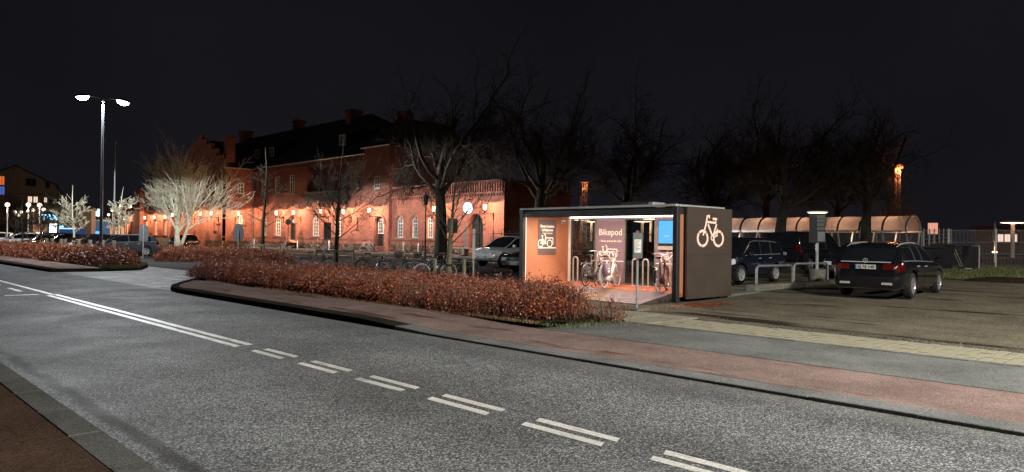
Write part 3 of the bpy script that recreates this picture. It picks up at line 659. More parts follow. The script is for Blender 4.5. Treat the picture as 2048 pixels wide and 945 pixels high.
step = [(79.2,.2),(94.4,.2),(94.4,9.6),(92.0,9.6),(92.0,10.4),(90.6,10.4),(90.6,11.2),(89.2,11.2),(89.2,11.9),(87.8,11.9),(87.8,12.5),(86.6,12.5),(86.6,13.1),(85.2,13.1),(85.2,12.5),(83.9,12.5),(83.9,11.9),(82.5,11.9),(82.5,11.2),(81.1,11.2),(81.1,10.4),(79.9,10.4),(79.9,9.9),(79.2,9.9)]
w.finish(step, 'gable_wall')
m = MB(); m.prism(step, (BX+.01,0,0), Yv, (0,0,1), (.35,0,0)); sp(m, 'gable_parapet', A['brick'])
m = MB(); m.add([(BX+.36,79.0,9.05),(BX+.36,94.4,9.05),(BX+.36,85.9,12.6),(44,79.0,9.05),(44,94.4,9.05),(44,85.9,12.6)], [(0,2,5,3),(2,1,4,5)]); sp(m, 'gable_roof', A['roof'])
m = MB(); m.box(BX,94.3,.2,FX,94.4,9.6); sp(m, 'return_wall', A['brick'])
# --- wing to the left of the gable
w = Wall((FX,0,0), Yv, Nx)
for c in (98.5, 102.0, 106.9, 110.8, 114.6): w.window(c-.65,c+.65,1.6,3.7,True,3,5,4)
for c in (98.5, 102.0, 106.9, 111): w.window(c-.6,c+.6,6.1,7.6,False,2,3)
w.finish(rect(94.4,116.2,.2,8.2), 'wing_wall')
m = MB(); m.box(35.3,113.0,.2,36.4,119.2,9.2) if False else m.box(35.4,115.8,.2,36.6,118.9,8.3); sp(m, 'wing_pier', A['brick'])
m = MB(); m.box(35.55,95,5.9,35.65,112.6,6.05); m.box(35.55,95,5.0,35.65,112.6,5.12); rail = sp(m, 'gallery_rail', A['blackframe'])
m = MB(); y = 95.1
while y < 112.5: m.box(35.57,y,5.1,35.63,y+.09,5.92); y += .2
tag(m.build('baluster', A['blackframe'], rail), kind='stuff')
m = MB(); m.add([(35.4,94.4,8.2),(35.4,116.3,8.2),(43,116.3,11.5),(43,94.4,11.5)], [(0,1,2,3)]); sp(m, 'wing_roof', A['roof'])
# small gabled end house
w = Wall((FX-.2,0,0), Yv, Nx)
for c in (120.6, 122.9): w.window(c-.5,c+.5,1.4,3.5,True,2,5,4)
w.finish([(118.9,.2),(124.3,.2),(124.3,4.2),(121.6,6.3),(118.9,4.2)], 'end_gable_wall')
m = MB(); m.prism([(118.7,4.1),(121.6,6.35),(124.5,4.1),(124.5,4.28),(121.6,6.55),(118.7,4.28)], (FX-.35,0,0), Yv, (0,0,1), (9,0,0)); sp(m, 'end_roof', A['roof'])
m = MB(); m.box(FX-.18,118.95,.2,45,119.05,4.2); m.box(FX-.18,124.2,.2,45,124.3,4.2); sp(m, 'end_side_wall', A['brick'])
# --- low wing to the right with a parapet of brick ribs
w = Wall((FX,0,0), Yv, Nx)
for c, hw in ((51.16,.5),(49.1,.46),(47.05,.45)): w.window(c-hw,c+hw,1.66,3.44,True,3,6,4)
bh = arch(40.62,42.1,.88,3.46); w.opening(bh,.3); d = MB(); d.sheet(bh, [], w.pt(0,0,-.29), Yv, (0,0,1)); door = sp(d, 'door', A['door_green'])
m = MB(); w.ring(m, off(bh,-.1), bh, -.28, -.2); w.bar(m,41.36,.9,41.36,3.4,.08,-.28,-.2)
for b in (1.3,2.05,2.75): w.bar(m,40.7,b,42.0,b,.09,-.28,-.21)
m.build('door_panelling', A['door_green'], door)
m = MB(); w.ring(m, off(bh,.05)[1:], off(bh,.28)[1:], 0, .09, False); m.build('arch_moulding', A['brick'], door)
m = MB(); m.box(FX-.03,42.25,.88,FX+.02,42.75,2.6); m.build('notice_panel', A['dullsteel'], door)
w.finish(rect(38.4,52.3,.2,4.95), 'low_wing_wall')
w = Wall((0,38.4,0), Xv, Ny); w.window(37.9,38.35,2.2,3.05,False,2,3);  w.finish(rect(FX,43.2,.2,4.95), 'low_side_wall')
m = MB(); m.box(FX-.14,38.26,4.95,43.3,38.4,5.08); m.box(FX-.14,38.26,4.952,FX+.1,52.3,5.082); sp(m, 'cornice', A['brick'])
m = MB(); m.box(FX+.1,38.55,5.0,FX+.25,52.3,5.82); m.box(FX+.1,38.5,5.0,43.2,38.7,5.82); m.box(FX-.06,38.35,5.82,FX+.3,52.3,5.94); m.box(FX-.06,38.352,5.822,43.3,38.75,5.938); par = sp(m, 'parapet', A['brick'])
m = MB(); y = 38.6
while y < 52.2: m.box(FX-.02,y,5.08,FX+.12,y+.13,5.82); y += .27
x = FX+.4
while x < 43: m.box(x,38.40,5.08,x+.13,38.52,5.82); x += .27
tag(m.build('parapet_rib', A['brick'], par), kind='stuff')
m = MB(); y = 38.5
while y < 52.2: m.box(FX-.1,y,4.78,FX,y+.12,4.95); y += .3
tag(m.build('corbel', A['brick'], par), kind='stuff')
m = MB(); m.box(43.1,38.45,.2,43.2,52,5.0); sp(m, 'low_back_wall', A['brick'])
m = MB(); m.box(FX+.2,38.6,4.9,43.2,52.2,5.0); sp(m, 'low_roof', A['roof'])
# --- main roof with hips, gutters, chimneys, dormers
m = MB(); e = 35.6
m.add([(e,56.0,9.05),(e,79.4,9.05),(e,98,9.05),(43,66.5,14.7),(43,98,14.7),(50.5,56.0,9.05),(50.5,98,9.05)], [(0,1,2,4,3),(0,3,5),(3,4,6,5)]); roof = sp(m, 'roof', A['roof'])
m = MB(); m.box(42.6,98,9.05,43.4,98.4,15.1); m.build('ridge_wall', A['brick'], roof)
for (x, y, h, s) in ((43,82.3,15.7,.6),(43,97.2,15.8,.7),(42.4,69.0,15.3,.7),(33.8,80.6,12.6,.5),(43,60.5,14.2,.6)):
    m = MB(); m.box(x-s,y-s*.7,9.5,x+s,y+s*.7,h); m.box(x-s-.12,y-s*.7-.12,h-.35,x+s+.12,y+s*.7+.12,h-.15); m.build('chimney', A['brick'], roof)
for y in (80.6, 77.2, 62.3):
    m = MB(); m.prism([(37.1,10.35),(37.1,11.45),(41.2,13.3),(41.2,12.6),(38.4,11.3)], (0,y-.75,0), Xv, (0,0,1), (0,1.5,0)); dm = m.build('dormer', A['roof'], roof)
    dw = Wall((37.08,0,0), Yv, Nx); f = MB(); q = rect(y-.55,y+.55,10.4,11.4); dw.ring(f, off(q,-.1), q, -.0, .05); dw.bar(f, y,10.45,y,11.35,.1,0,.04); dw.bar(f,y-.5,10.95,y+.5,10.95,.05,0,.04); f.build('dormer_frame', A['trim'], dm)
    f = MB(); f.box(37.0,y-.62,11.42,37.2,y+.62,11.5); f.build('dormer_fascia', A['stone'], dm)
m = MB(); m.tube([(e-.05,56.0,9.0),(e-.05,79.15,9.0)], .075, 8); m.tube([(FX-.3,79.1,9.0),(BX,79.1,9.0)], .075, 8); m.tube([(TX-.2,52.1,9.5),(TX-.2,56.4,9.5)], .07, 8); sp(m, 'gutter', A['alu'])
m = MB(); m.tube([(FX-.12,79.0,9.0),(FX-.12,79.0,.5)], .05, 8); sp(m, 'downpipe', A['dullsteel'])
m = MB()
for (x0,y0,x1,y1) in ((FX-.045,56.3,FX,79.2),(TX-.045,52.3,TX,56.3)):
    m.box(x0,y0,5.0-.9 if False else 4.98,x1,y1,5.1)
m.box(BX,GY-.045,5.98,FX-.05,GY,6.1)
for (x0,y0,x1,y1) in ((FX-.03,56.3,FX,68.9),(FX-.03,71.3,FX,79.2),(TX-.03,54.3,TX,56.3),(FX-.03,42.9,FX,52.3)): m.box(x0,y0,1.42,x1,y1,1.52)
m.box(BX,GY-.03,1.42,FX-.05,GY,1.52)
sp(m, 'string_course', A['brick'])
m = MB(); y = 56.35
while y < 79: m.box(FX-.12,y,8.55,FX,y+.14,8.9); y += .42
tag(sp(m, 'corbel', A['brick']), kind='stuff')
m = MB()
for (y0,y1,x) in ((71.3,79.05,FX),(56.3,68.9,FX),(54.3,56.4,TX),(42.8,52.95,FX),(38.3,40.5,FX)): m.box(x-.09,y0,.2,x,y1,1.05 if x == FX else 1.06)
m.box(BX,GY-.09,.2,FX-.1,GY,1.05); m.box(BX-.09,79.1,.2,BX,83.5,1.05); m.box(BX-.09,85.3,.2,BX,94.4,1.05); m.box(FX-.09,94.4,.2,FX,115.7,1.05); m.box(FX,38.31,.2,43.2,38.4,1.05)
sp(m, 'plinth', A['rubble'])
# --- wall lanterns: glass cylinder below a flat disc, on a scrolled bracket
AMB = (1.0,.60,.36)
lglass = glow('lantern_glass', (1.0,.66,.42), 2.6, thin=.9)
def lantern(loc, side='x', flip=1, label=''):
    t = thing('wall_lantern', label, 'lantern', loc, 0 if side == 'x' else PI/2, 'lanterns along the station wall')
    # local: wall at +x .8, light at the origin
    m = MB(); m.lathe([(0,.27),(.32,.225),(.335,.21),(.31,.20),(.1,.205),(0,.205)], 24); m.build('shade', A['dullsteel'], t, True)
    m = MB(); m.lathe([(.0,-.215),(.105,-.215),(.125,-.18),(.135,.198),(.0,.198)], 14); m.build('glass', lglass, t, True)
    m = MB(); m.lathe([(.0,-.42),(.03,-.42),(.055,-.28),(.14,-.24),(.14,-.225),(0,-.225)], 12)
    m.tube([(0,0,-.42),(0,0,-.55)], .028, 6); m.tube([(0,0,-.52),(.15,0,-.47),(.5,0,-.47),(.83,0,-.47)], .022, 6)
    sc = [(.66+.14*math.cos(a)*(1-a/9), 0, -.60+.12*math.sin(a)*(1-a/9)) for a in [i*.5 for i in range(14)]]; m.tube(sc, .014, 5)
    m.tube([(.81,0,-.35),(.81,0,-.95)], .026, 6); m.box(.815,-.05,-.9,.848,.05,-.4); m.build('bracket', A['iron'], t)
    lamp('lantern_light', 'POINT', t, (0,0,.115), POWER['wall']*flip, AMB, .022, soft=1.8)
    return t
LL = [(FX-.85,71.9,'first right of the downpipe'),(FX-.85,68.2,'above the arched doorway with steps'),(FX-.85,62.85,'between the two arched windows under the balcony'),(FX-.85,58.75,'beside the narrow slit window'),
  (TX-.85,53.95,'over the dark green door of the tower bay'),(FX-.85,45.45,'right of the three low wing windows'),(FX-.85,39.5,'beside the big green double door near the corner'),
  (BX-.85,80.15,'left of the corner of the forward gable'),(BX-.85,83.2,'left of the entrance in the gable'),(BX-.85,87.0,'between entrance and arched windows of the gable'),(BX-.85,91.8,'at the left end of the gable front'),
  (FX-.85,100.2,'on the left wing beside the gable'),(FX-.85,104.5,'on the left wing over the middle windows'),(FX-.85,108.8,'on the left wing behind the pale tree'),(FX-.85,112.8,'last on the left wing before the pier'),(FX-1.0,121.7,'on the small gabled end house')]
for x, y, s in LL: lantern((x,y,3.93 if y < 60 else 4.02), 'x', 1, 'glowing glass lantern under a flat disc, '+s)
t = lantern((33.95,GY-.85,4.05), 'y', 1, 'glowing glass lantern on the wall facing right beside the gutter pipe')
# --- round lit clock hung from the low wing
t = thing('station_clock', 'round glowing white clock hung above the big green door', 'clock', (FX-.45,41.9,3.93))
m = MB(); Mx = Matrix.Rotation(PI/2, 4, 'X') @ Matrix.Identity(4)
m.lathe([(0,-.1),(.40,-.1),(.43,-.07),(.43,.07),(.40,.1),(0,.1)], 28, Mx); m.build('dial', glow('clock_dial', (.86,.93,1.0), 4), t, True)
m = MB(); m.torus((0,0,0), .44, .035, n=28); m.tube([(0,0,.46),(0,0,.62),(.5,0,.62)], .03, 6); m.build('rim', A['iron'], t)
m = MB(); m.box(-.016,-.125,-.03,.016,-.105,.30); m.box(-.015,-.128,-.24,.22,-.108,-.0, Matrix.Identity(4)) if False else m.box(-.02,-.128,-.2,.02,-.108,.0); m.build('hand', A['ink'], t)
# ================================================================ the bicycle shelter made from a steel container
PX0, PX1, PY0, PY1, PH = 16.75, 19.15, 11.12, 17.12, 2.59
FZ = .24
pod = thing('bike_shelter', 'open fronted container bicycle shelter, rust brown inside, lit from within', 'bike shelter', (PX0, PY0, 0))
def pp(mb, name, m, parent=None, smooth=False):
    o = mb.build(name, m, parent if parent is not None else pod, smooth)
    if parent is None: o.location = (-PX0, -PY0, 0)
    return o
m = MB()
for x in (PX0, PX1-.15):
    for y in (PY0, PY1-.15): m = MB(); m.bbox(x, y, .03, x+.15, y+.15, PH-.02, .012); pp(m, 'corner_post', A['blackframe'])
m = MB()
for x in (PX0-.012, PX1-.166):
    for y in (PY0-.012, PY1-.166):
        for z in (.0, PH-.12): m = MB(); m.bbox(x, y, z, x+.178, y+.178, z+.12, .012); pp(m, 'corner_casting', A['blackframe'])
m = MB(); m.bbox(PX0+.005, PY0+.16, PH-.24, PX0+.11, PY1-.16, PH-.03, .01); m.bbox(PX1-.11, PY0+.16, PH-.2, PX1-.005, PY1-.16, PH-.03, .01); m.bbox(PX0+.16, PY0+.02, PH-.2, PX1-.16, PY0+.1, PH-.03, .01); m.bbox(PX0+.16, PY1-.1, PH-.2, PX1-.16, PY1-.02, PH-.03, .01); pp(m, 'top_rail', A['blackframe'])
m = MB(); m.bbox(PX0+.01, PY0+.16, .05, PX0+.12, PY1-.16, FZ-.02, .01); m.bbox(PX1-.12, PY0+.16, .05, PX1-.01, PY1-.16, FZ-.02, .01); pp(m, 'bottom_rail', A['blackframe'])
m = MB(); m.bbox(PX0-.03, PY0+.02, PH-.005, PX0+.12, PY1-.02, PH+.055, .01); m.bbox(PX0+.13, PY0+.0, PH-.004, PX1+.02, PY0+.1, PH+.05, .01); pp(m, 'roof_trim', A['alu'])
m = MB(); m.box(PX0+.1, PY0+.08, PH-.10, PX1-.06, PY1-.08, PH-.015); pp(m, 'roof', A['blackframe'])
m = MB(); m.box(PX0+.11, PY0+.1, PH-.16, PX1-.12, PY1-.1, PH-.11); pp(m, 'ceiling', A['whiteprint'])
m = MB(); m.box(PX0+.12, PY0+.06, FZ-.1, PX1-.05, PY1-.06, FZ); pp(m, 'floor', A['podfloor'])
# end walls; the outer right one has a rust brown sheet standing proud, with the cut-out bicycle in it
m = MB(); m.box(PX0+.15, PY1-.12, FZ, PX1-.15, PY1-.07, PH-.16); pp(m, 'left_end_wall', A['orange'])
m = MB(); m.box(PX0+.15, PY0+.06, FZ, PX1-.15, PY0+.11, PH-.16); pp(m, 'right_end_wall', A['orange'])
m = MB(); m.bbox(PX0+.36, PY0-.085, .09, PX1+.28, PY0-.015, PH+.0, .006)
cl = pp(m, 'cladding_sheet', A['corten'])
m = MB(); m.box(PX0+.36, PY0-.0905, 1.28, PX1+.28, PY0-.084, 1.287); m.build('sheet_joint', A['blackframe'], cl)
# lower overlapping sheet with a slanting edge
m = MB(); m.prism([(PX0+.40,.12),(PX1+.24,.12),(PX1+.24,.82),(PX1-.25,.80),(PX0+1.2,.58),(PX0+.40,.40)], (0,PY0-.093,0), Xv, (0,0,1), (0,.007,0)); m.build('lower_sheet', A['corten'], cl)
# ---- flat pictograms: bars and rings in a plane
def ring_bar(mb, o, u, v, n, c, r, w, d=.006, k=28, a0=0, a1=2*PI):
    P = [(c[0]+(r-w/2)*math.cos(a0+(a1-a0)*i/k), c[1]+(r-w/2)*math.sin(a0+(a1-a0)*i/k)) for i in range(k+1)]
    Q = [(c[0]+(r+w/2)*math.cos(a0+(a1-a0)*i/k), c[1]+(r+w/2)*math.sin(a0+(a1-a0)*i/k)) for i in range(k+1)]
    V = [o+u*p[0]+v*p[1]+n*d for p in P]+[o+u*p[0]+v*p[1]+n*d for p in Q]
    mb.add(V, [(i,i+1,k+1+i+1,k+1+i) for i in range(k)])
def bar2(mb, o, u, v, n, a, b, w, d=.006):
    a, b = Vector(a), Vector(b); t = (b-a).normalized(); q = Vector((-t.y, t.x))*w/2
    mb.add([o+u*p.x+v*p.y+n*d for p in (a+q, a-q, b-q, b+q)], [(0,1,2,3)])
def bike_pict(mb, o, u, v, n, s, d=.004, cargo=False, w=.075, cut=False):
    """bicycle drawn with its wheels on v = 0; s = wheel spacing"""
    r = .30*s; w = w*s; a, b = (0, r), (s, r)
    if cut:
        for (c, gaps) in ((a, (.5, 2.1, 4.2)), (b, (.9, 2.6, 4.9))):
            for i, g in enumerate(gaps):
                e = gaps[(i+1) % 3]+(2*PI if i == 2 else 0); ring_bar(mb, o, u, v, n, c, r-w/2, w, d, 16, g+.07, e-.07)
    else:
        ring_bar(mb, o, u, v, n, a, r-w/2, w, d); ring_bar(mb, o, u, v, n, b, r-w/2, w, d)
    L = lambda p, q, ww=w: bar2(mb, o, u, v, n, p, q, ww, d)
    bb = (.42*s, r*.95)
    if cargo:
        L(a, (.22*s,.72*s)); L((.22*s,.72*s), (.16*s,.86*s)); L((.08*s,.88*s), (.28*s,.88*s)); L(a, bb); L(bb, (.24*s,.66*s)); L(bb, (.55*s,.80*s)); L((.55*s,.80*s), (.47*s,.98*s)); L((.47*s,.98*s), (.40*s,.95*s))
        L((.58*s,.72*s), (1.38*s,.72*s)); L((1.36*s,.72*s), (1.36*s,.24*s)); L((1.3*s,.26*s), (1.38*s,.26*s)); L((.58*s,.72*s), (.55*s,.3*s)); L(bb, (.72*s,.3*s))
    else:
        L(a, (.28*s,.78*s)); L((.28*s,.74*s), (.86*s,.74*s)); L((.28*s,.74*s), bb); L(bb, (.86*s,.74*s)); L(b, (.74*s,.98*s)); L((.18*s,.88*s), (.40*s,.88*s), w*1.3); L((.30*s,.78*s), (.29*s,.88*s)); L((.74*s,.96*s), (.9*s,1.0*s)); L(a, bb)
mb = MB()
o0, u0, v0, n0 = Vector((18.30,PY0-.087,1.50)), Vector((1,0,0)), Vector((0,0,1)), Vector((0,-1,0))
# the cut-out: lettering-like openings glowing with the light inside the wall
s = .82
def emblem(mb):
    o, u, v, n = Vector((17.60,PY0-.087,1.50)), Xv*.955, Vector((0,0,1))*.79, Ny
    a, b, r, w = (.27,.30), (1.13,.30), .262, .088
    for c, gaps in ((a, (.75, 2.35, 4.55)), (b, (1.0, 2.7, 5.1))):
        for i, g in enumerate(gaps):
            e = gaps[(i+1)%3]+(2*PI if i == 2 else 0); ring_bar(mb, o, u, v, n, c, r, w, .003, 18, g+.06, e-.06)
    L = lambda p, q, ww=.076: bar2(mb, o, u, v, n, p, q, ww, .003)
    L((.29,.40),(.44,.80)); L((.44,.80),(.50,1.06)); L((.47,1.07),(.64,1.10)); L((.62,1.10),(.62,1.0),.05)
    L((.50,.88),(.98,.86)); L((.55,.80),(.80,.38)); L((.84,.40),(1.02,.82)); L((.80,1.00),(1.04,.99),.085); L((.96,.93),(.99,.86),.06)
    ring_bar(mb, o, u, v, n, (.80,.32), .075, .045, .003, 16); L((.86,.34),(1.08,.42),.05); L((1.06,.66),(1.06,.38),.05)
emblem(mb); mb.build('cut_out_bicycle', glow('backlit_opening', (1.0,.66,.50), 1.25), cl)
# back wall: three printed panels and two big panes, framed
bx = PX1-.10
pf = [(15.86,16.94,'window'),(14.64,15.80,'panel'),(13.46,14.58,'window'),(11.26,13.40,'panel')]
m = MB()
for y in (15.83, 14.61, 13.43): m.box(bx-.02, y-.03, FZ, bx+.05, y+.03, PH-.2)
m.box(bx-.02, 16.94, FZ, bx+.05, 17.0, PH-.2); m.box(bx-.015, 11.26, FZ, bx+.045, 16.94, FZ+.05); m.box(bx-.015, 11.26, PH-.25, bx+.045, 16.94, PH-.19); pp(m, 'mullion', A['dullsteel'])
m = MB(); m.box(bx-.06, 16.93, FZ, bx+.0, 17.02, PH-.17); pp(m, 'white_corner_post', A['whiteprint'])
glass = thin_glass('clear_glass')
for y0, y1, k in pf:
    if k == 'window':
        m = MB(); m.box(bx+.012, y0, FZ+.05, bx+.022, y1, PH-.25); pp(m, 'window', glass)
def text(body, size, o, u, v, parent, m, name='lettering', align='CENTER', off=(0,0,0), bold=0):
    cu = bpy.data.curves.new(name, 'FONT'); cu.body = body; cu.size = size; cu.align_x = align; cu.resolution_u = 3; cu.offset = bold
    ob = bpy.data.objects.new(name, cu); COL.objects.link(ob)
    bpy.context.view_layer.update(); dg = bpy.context.evaluated_depsgraph_get(); me = bpy.data.meshes.new_from_object(ob.evaluated_get(dg))
    bpy.data.objects.remove(ob, do_unlink=True)
    n = Vector(u).cross(Vector(v)); M = Matrix.Identity(4)
    for i in range(3): M[i][0], M[i][1], M[i][2], M[i][3] = u[i], v[i], n[i], o[i]
    me.transform(M); me.name = name; me.materials.clear(); me.materials.append(m)
    t = bpy.data.objects.new(name, me); COL.objects.link(t); t.parent = parent; return t
def panel(y0, y1):
    m = MB(); m.box(bx-.012, y0, FZ+.05, bx+.012, y1, PH-.25); return pp(m, 'printed_panel', A['mauve'])
U = Vector((0,-1,0)); V3 = Vector((0,0,1)); NB = Vector((-1,0,0))
p1 = panel(14.64, 15.80); p2 = panel(11.26, 13.40)
text('Bikepod', .295, (bx-.016, 15.20, 1.82), U, V3, p1, A['whiteprint'], bold=.004)
text('– Passer godt på din cykel', .088, (bx-.016, 15.20, 1.60), U, V3, p1, A['whiteprint'], bold=.002)
m = MB(); bike_pict(m, Vector((bx-.014,15.60,1.0)), U, V3, NB, .50, .003, True, .07); m.build('cargo_bike_print', A['whiteprint'], p1)
m = MB(); bar2(m, Vector((bx-.014,15.80,.975)), U, V3, NB, (0,0), (1.16,0), .03, .003); m.build('ground_line_print', A['whiteprint'], p1)
m = MB(); bike_pict(m, Vector((bx-.014,13.10,.98)), U, V3, NB, .42, .003, False, .07); m.build('bike_print', A['whiteprint'], p2)
m = MB(); bar2(m, Vector((bx-.014,13.40,.955)), U, V3, NB, (0,0), (2.1,0), .03, .003); m.build('ground_line_print', A['whiteprint'], p2)
text('Sådan', .12, (bx-.016, 13.36, 1.98), U, V3, p2, A['whiteprint'], align='LEFT')
# poster on the left end wall (faces -Y)
m = MB(); m.box(17.49, PY1-.135, 1.14, 18.35, PY1-.122, 2.31); po = pp(m, 'poster', A['greyprint'])
oP = (17.92, PY1-.1365, 0)
def tp(b, s, z, bold=.002): return text(b, s, (17.92, PY1-.138, z), Xv, V3, po, A['whiteprint'], bold=bold)
tp('Byens bedste', .125, 2.05, .004); tp('cykelpause', .125, 1.93, .004); tp('– der gør en forskel', .06, 1.84)
m = MB(); bike_pict(m, Vector((17.60,PY1-.136,1.385)), Xv, V3, Ny, .44, .003, True, .075); m.build('cargo_bike_print', A['whiteprint'], po)
m = MB(); bar2(m, Vector((17.49,PY1-.136,1.37)), Xv, V3, Ny, (0,0), (.86,0), .03, .003); m.build('ground_line_print', A['whiteprint'], po)
m = MB(); m.box(18.62, PY1-.16, 2.19, 18.77, PY1-.121, 2.31); sg = pp(m, 'safety_sign', A['whiteprint'])
m = MB(); m.box(18.635, PY1-.163, 2.2, 18.69, PY1-.159, 2.27); m.box(18.70, PY1-.163, 2.2, 18.755, PY1-.159, 2.25); m.build('safety_print', A['ink'], sg)
# information screen
m = MB(); m.bbox(bx-.1, 12.68, 1.50, bx-.02, 13.28, 2.30, .012) ; sc = pp(m, 'screen_housing', A['iron'])
m = MB(); m.box(bx-.104, 12.72, 1.58, bx-.1005, 13.25, 2.27); m.build('screen', glow('screen_blue', (.13,.50,1.0), 1.15), sc)
m = MB(); m.box(bx-.106, 12.86, 1.80, bx-.1045, 13.05, 1.812); m.build('screen_text', A['whiteprint'], sc)
m = MB(); m.bbox(bx-.1, 12.68, 1.38, bx-.02, 13.28, 1.495, .01); m.build('screen_shelf', A['alu'], sc)
# light strip along the top of the back wall and along the front edge
m = MB(); m.box(bx-.10, 11.3, PH-.195, bx-.04, 16.9, PH-.165); ls = pp(m, 'light_strip', glow('led_strip', (1.0,.84,.74), 7))
m = MB(); m.box(PX0+.17, 11.35, PH-.185, PX0+.21, 16.95, PH-.165); pp(m, 'light_strip', glow('led_strip2', (1.0,.70,.50), 7))
m = MB(); m.box(PX0+.15, PY1-.155, FZ+.02, PX0+.165, PY1-.125, PH-.2); pp(m, 'edge_light', glow('edge_led', (1.0,.74,.60), 2.0))
for y in (12.4, 14.1, 15.9): 
    L = lamp('ceiling_light', 'AREA', pod, (17.55-PX0, y-PY0, PH-.172), POWER['pod'], (1.0,.76,.58), .35); L.rotation_euler = (0,0,0)
# ramp of tread plates down to the paving, and slots in its side
def ramp_plate(y0, y1, m, nm='ramp_plate'):
    mb = MB(); x0, x1 = 15.36, PX0+.10
    V = [(x0,y0,.012),(x1,y0,FZ-.0),(x1,y1,FZ-.0),(x0,y1,.012),(x0,y0,.03),(x1,y0,FZ+.02),(x1,y1,FZ+.02),(x0,y1,.03)]
    mb.add(V, [(3,2,1,0),(4,5,6,7),(0,1,5,4),(1,2,6,5),(2,3,7,6),(3,0,4,7)]); return pp(mb, nm, m)
ys = [11.3, 12.42, 13.55, 14.7, 15.85, 16.95]
for i in range(5): ramp_plate(ys[i]+.006, ys[i+1]-.006, A['tread_a'] if i % 2 == 0 else A['tread_b'])
# round printed fields across the plates
def field(cx_, cy_, r, m):
    mb = MB(); V = []
    for i in range(24):
        a = 2*PI*i/24; x, y = cx_+r*.6*math.cos(a), cy_+r*math.sin(a); V.append((x, y, .034+(x-15.36)/(PX0+.1-15.36)*(FZ-.01)+.004))
    mb.add(V, [tuple(range(24))]); pp(mb, 'tread_field', m)
field(16.0, 13.55, .62, A['tread_b']); field(16.1, 12.35, .7, A['tread_a']); 
m = MB(); m.prism([(15.42,.01),(PX0,.01),(PX0,FZ-.03)], (0,11.27,0), Xv, (0,0,1), (0,.03,0)); rs = pp(m, 'ramp_side', A['corten'])
for x in (16.15,16.40,16.62): m = MB(); m.box(x, 11.262, .03, x+.14, 11.272, .10); m.build('ramp_slot', A['ink'], rs)
# things standing on the roof
m = MB(); m.bbox(17.6, 12.9, PH, 18.9, 13.65, PH+.20, .01); m.box(17.4,12.4,PH-.01,18.9,14.8,PH+.03); pp(m, 'roof_box', A['iron'])
m = MB(); m.bbox(17.9, 12.72, PH+.02, 18.5, 12.9, PH+.2, .01); pp(m, 'roof_box_end', A['alu'])
# tall narrow parking hoops inside
HL = ['leftmost','second','third','fourth','fifth','sixth','rightmost']
for hi_, (x, y) in enumerate(((18.72,16.42),(18.72,15.4),(18.72,14.85),(18.72,13.95),(18.72,13.55),(18.72,12.75),(18.72,12.2))):
    t = thing('bike_hoop', 'tall narrow steel locking hoop in the bike shelter, '+HL[hi_]+' of the seven', 'bike stand', (x, y, FZ), 0, 'steel hoops in the bike shelter')
    m = MB(); hw = .10; pts = [(0,-hw,0),(0,-hw,.74)]+[(0,-hw*math.cos(PI*i/8),.74+hw*math.sin(PI*i/8)) for i in range(1,8)]+[(0,hw,.74),(0,hw,0)]; m.tube(pts, .026, 8); m.build('tube', A['alu'], t, True)
    m = MB(); m.bbox(-.06,-.17,0,.06,.17,.012,.003); m.build('foot_plate', A['alu'], t)
# scraps of litter on the floor
PLB = ['leftmost, by the orange wall','second from the left, near the orange wall','in front of the blue screen','largest, right of the timetable sign','under the black bicycle','rightmost, behind the right post','left of a pair on the ramp','right of a pair on the ramp']
for i, (x, y, s) in enumerate(((17.0,16.3,.05),(17.05,15.9,.06),(16.95,12.95,.05),(17.3,12.55,.07),(16.95,11.75,.05),(17.15,12.1,.04),(16.6,14.0,.035),(16.55,13.85,.035))):
    m = MB(); m.add([(-s,-s*.6,.002),(s,-s*.5,.006),(s*1.1,s*.6,.02),(-s*.8,s*.7,.004),(0,0,.018)], [(0,1,4),(1,2,4),(2,3,4),(3,0,4)])
    z = FZ+.004 if x > PX0+.1 else .034+(x-15.36)/(PX0+.1-15.36)*(FZ-.01)+.006
    tag(m.build('paper_scrap', A['paper'], None, False, (x,y,z), i*.9), 'small paper scrap in the shelter, '+PLB[i], 'litter', 'paper scraps in the bike shelter')
# timetable sign on a post in front
t = thing('timetable_sign', 'grey timetable plate with a paper notice on a thin steel post by the ramp', 'sign', (14.2, 10.52, .036))
m = MB(); m.tube([(0,0,0),(.01,0,1.78)], .027, 10); m.build('post', A['steel'], t, True)
m = MB(); m.bbox(-.26,-.2,-.03,.26,.2,.02,.01); m.build('base', A['concrete'], t)
Mz = Matrix.Rotation(R(-46), 4, 'Z')
m = MB(); m.bbox(-.115,-.055,1.2,.115,-.028,1.80,.006,Mz); bd_ = m.build('plate', A['signback'], t)
m = MB(); m.box(-.08,-.06,1.33,.08,-.0555,1.64,Mz); nt = m.build('notice', A['paper'], bd_)
m = MB()
for k in range(9): m.box(-.06,-.0625,1.36+.03*k,.02+.04*((k*7)%3-1),-.0605,1.37+.03*k,Mz)
m.build('notice_print', A['ink'], nt)
m = MB(); m.box(-.03,-.05,1.14,.03,.03,1.2,Mz); m.box(-.03,-.05,1.80,.03,.03,1.85,Mz); m.build('clamp', A['brownsaddle'], t)
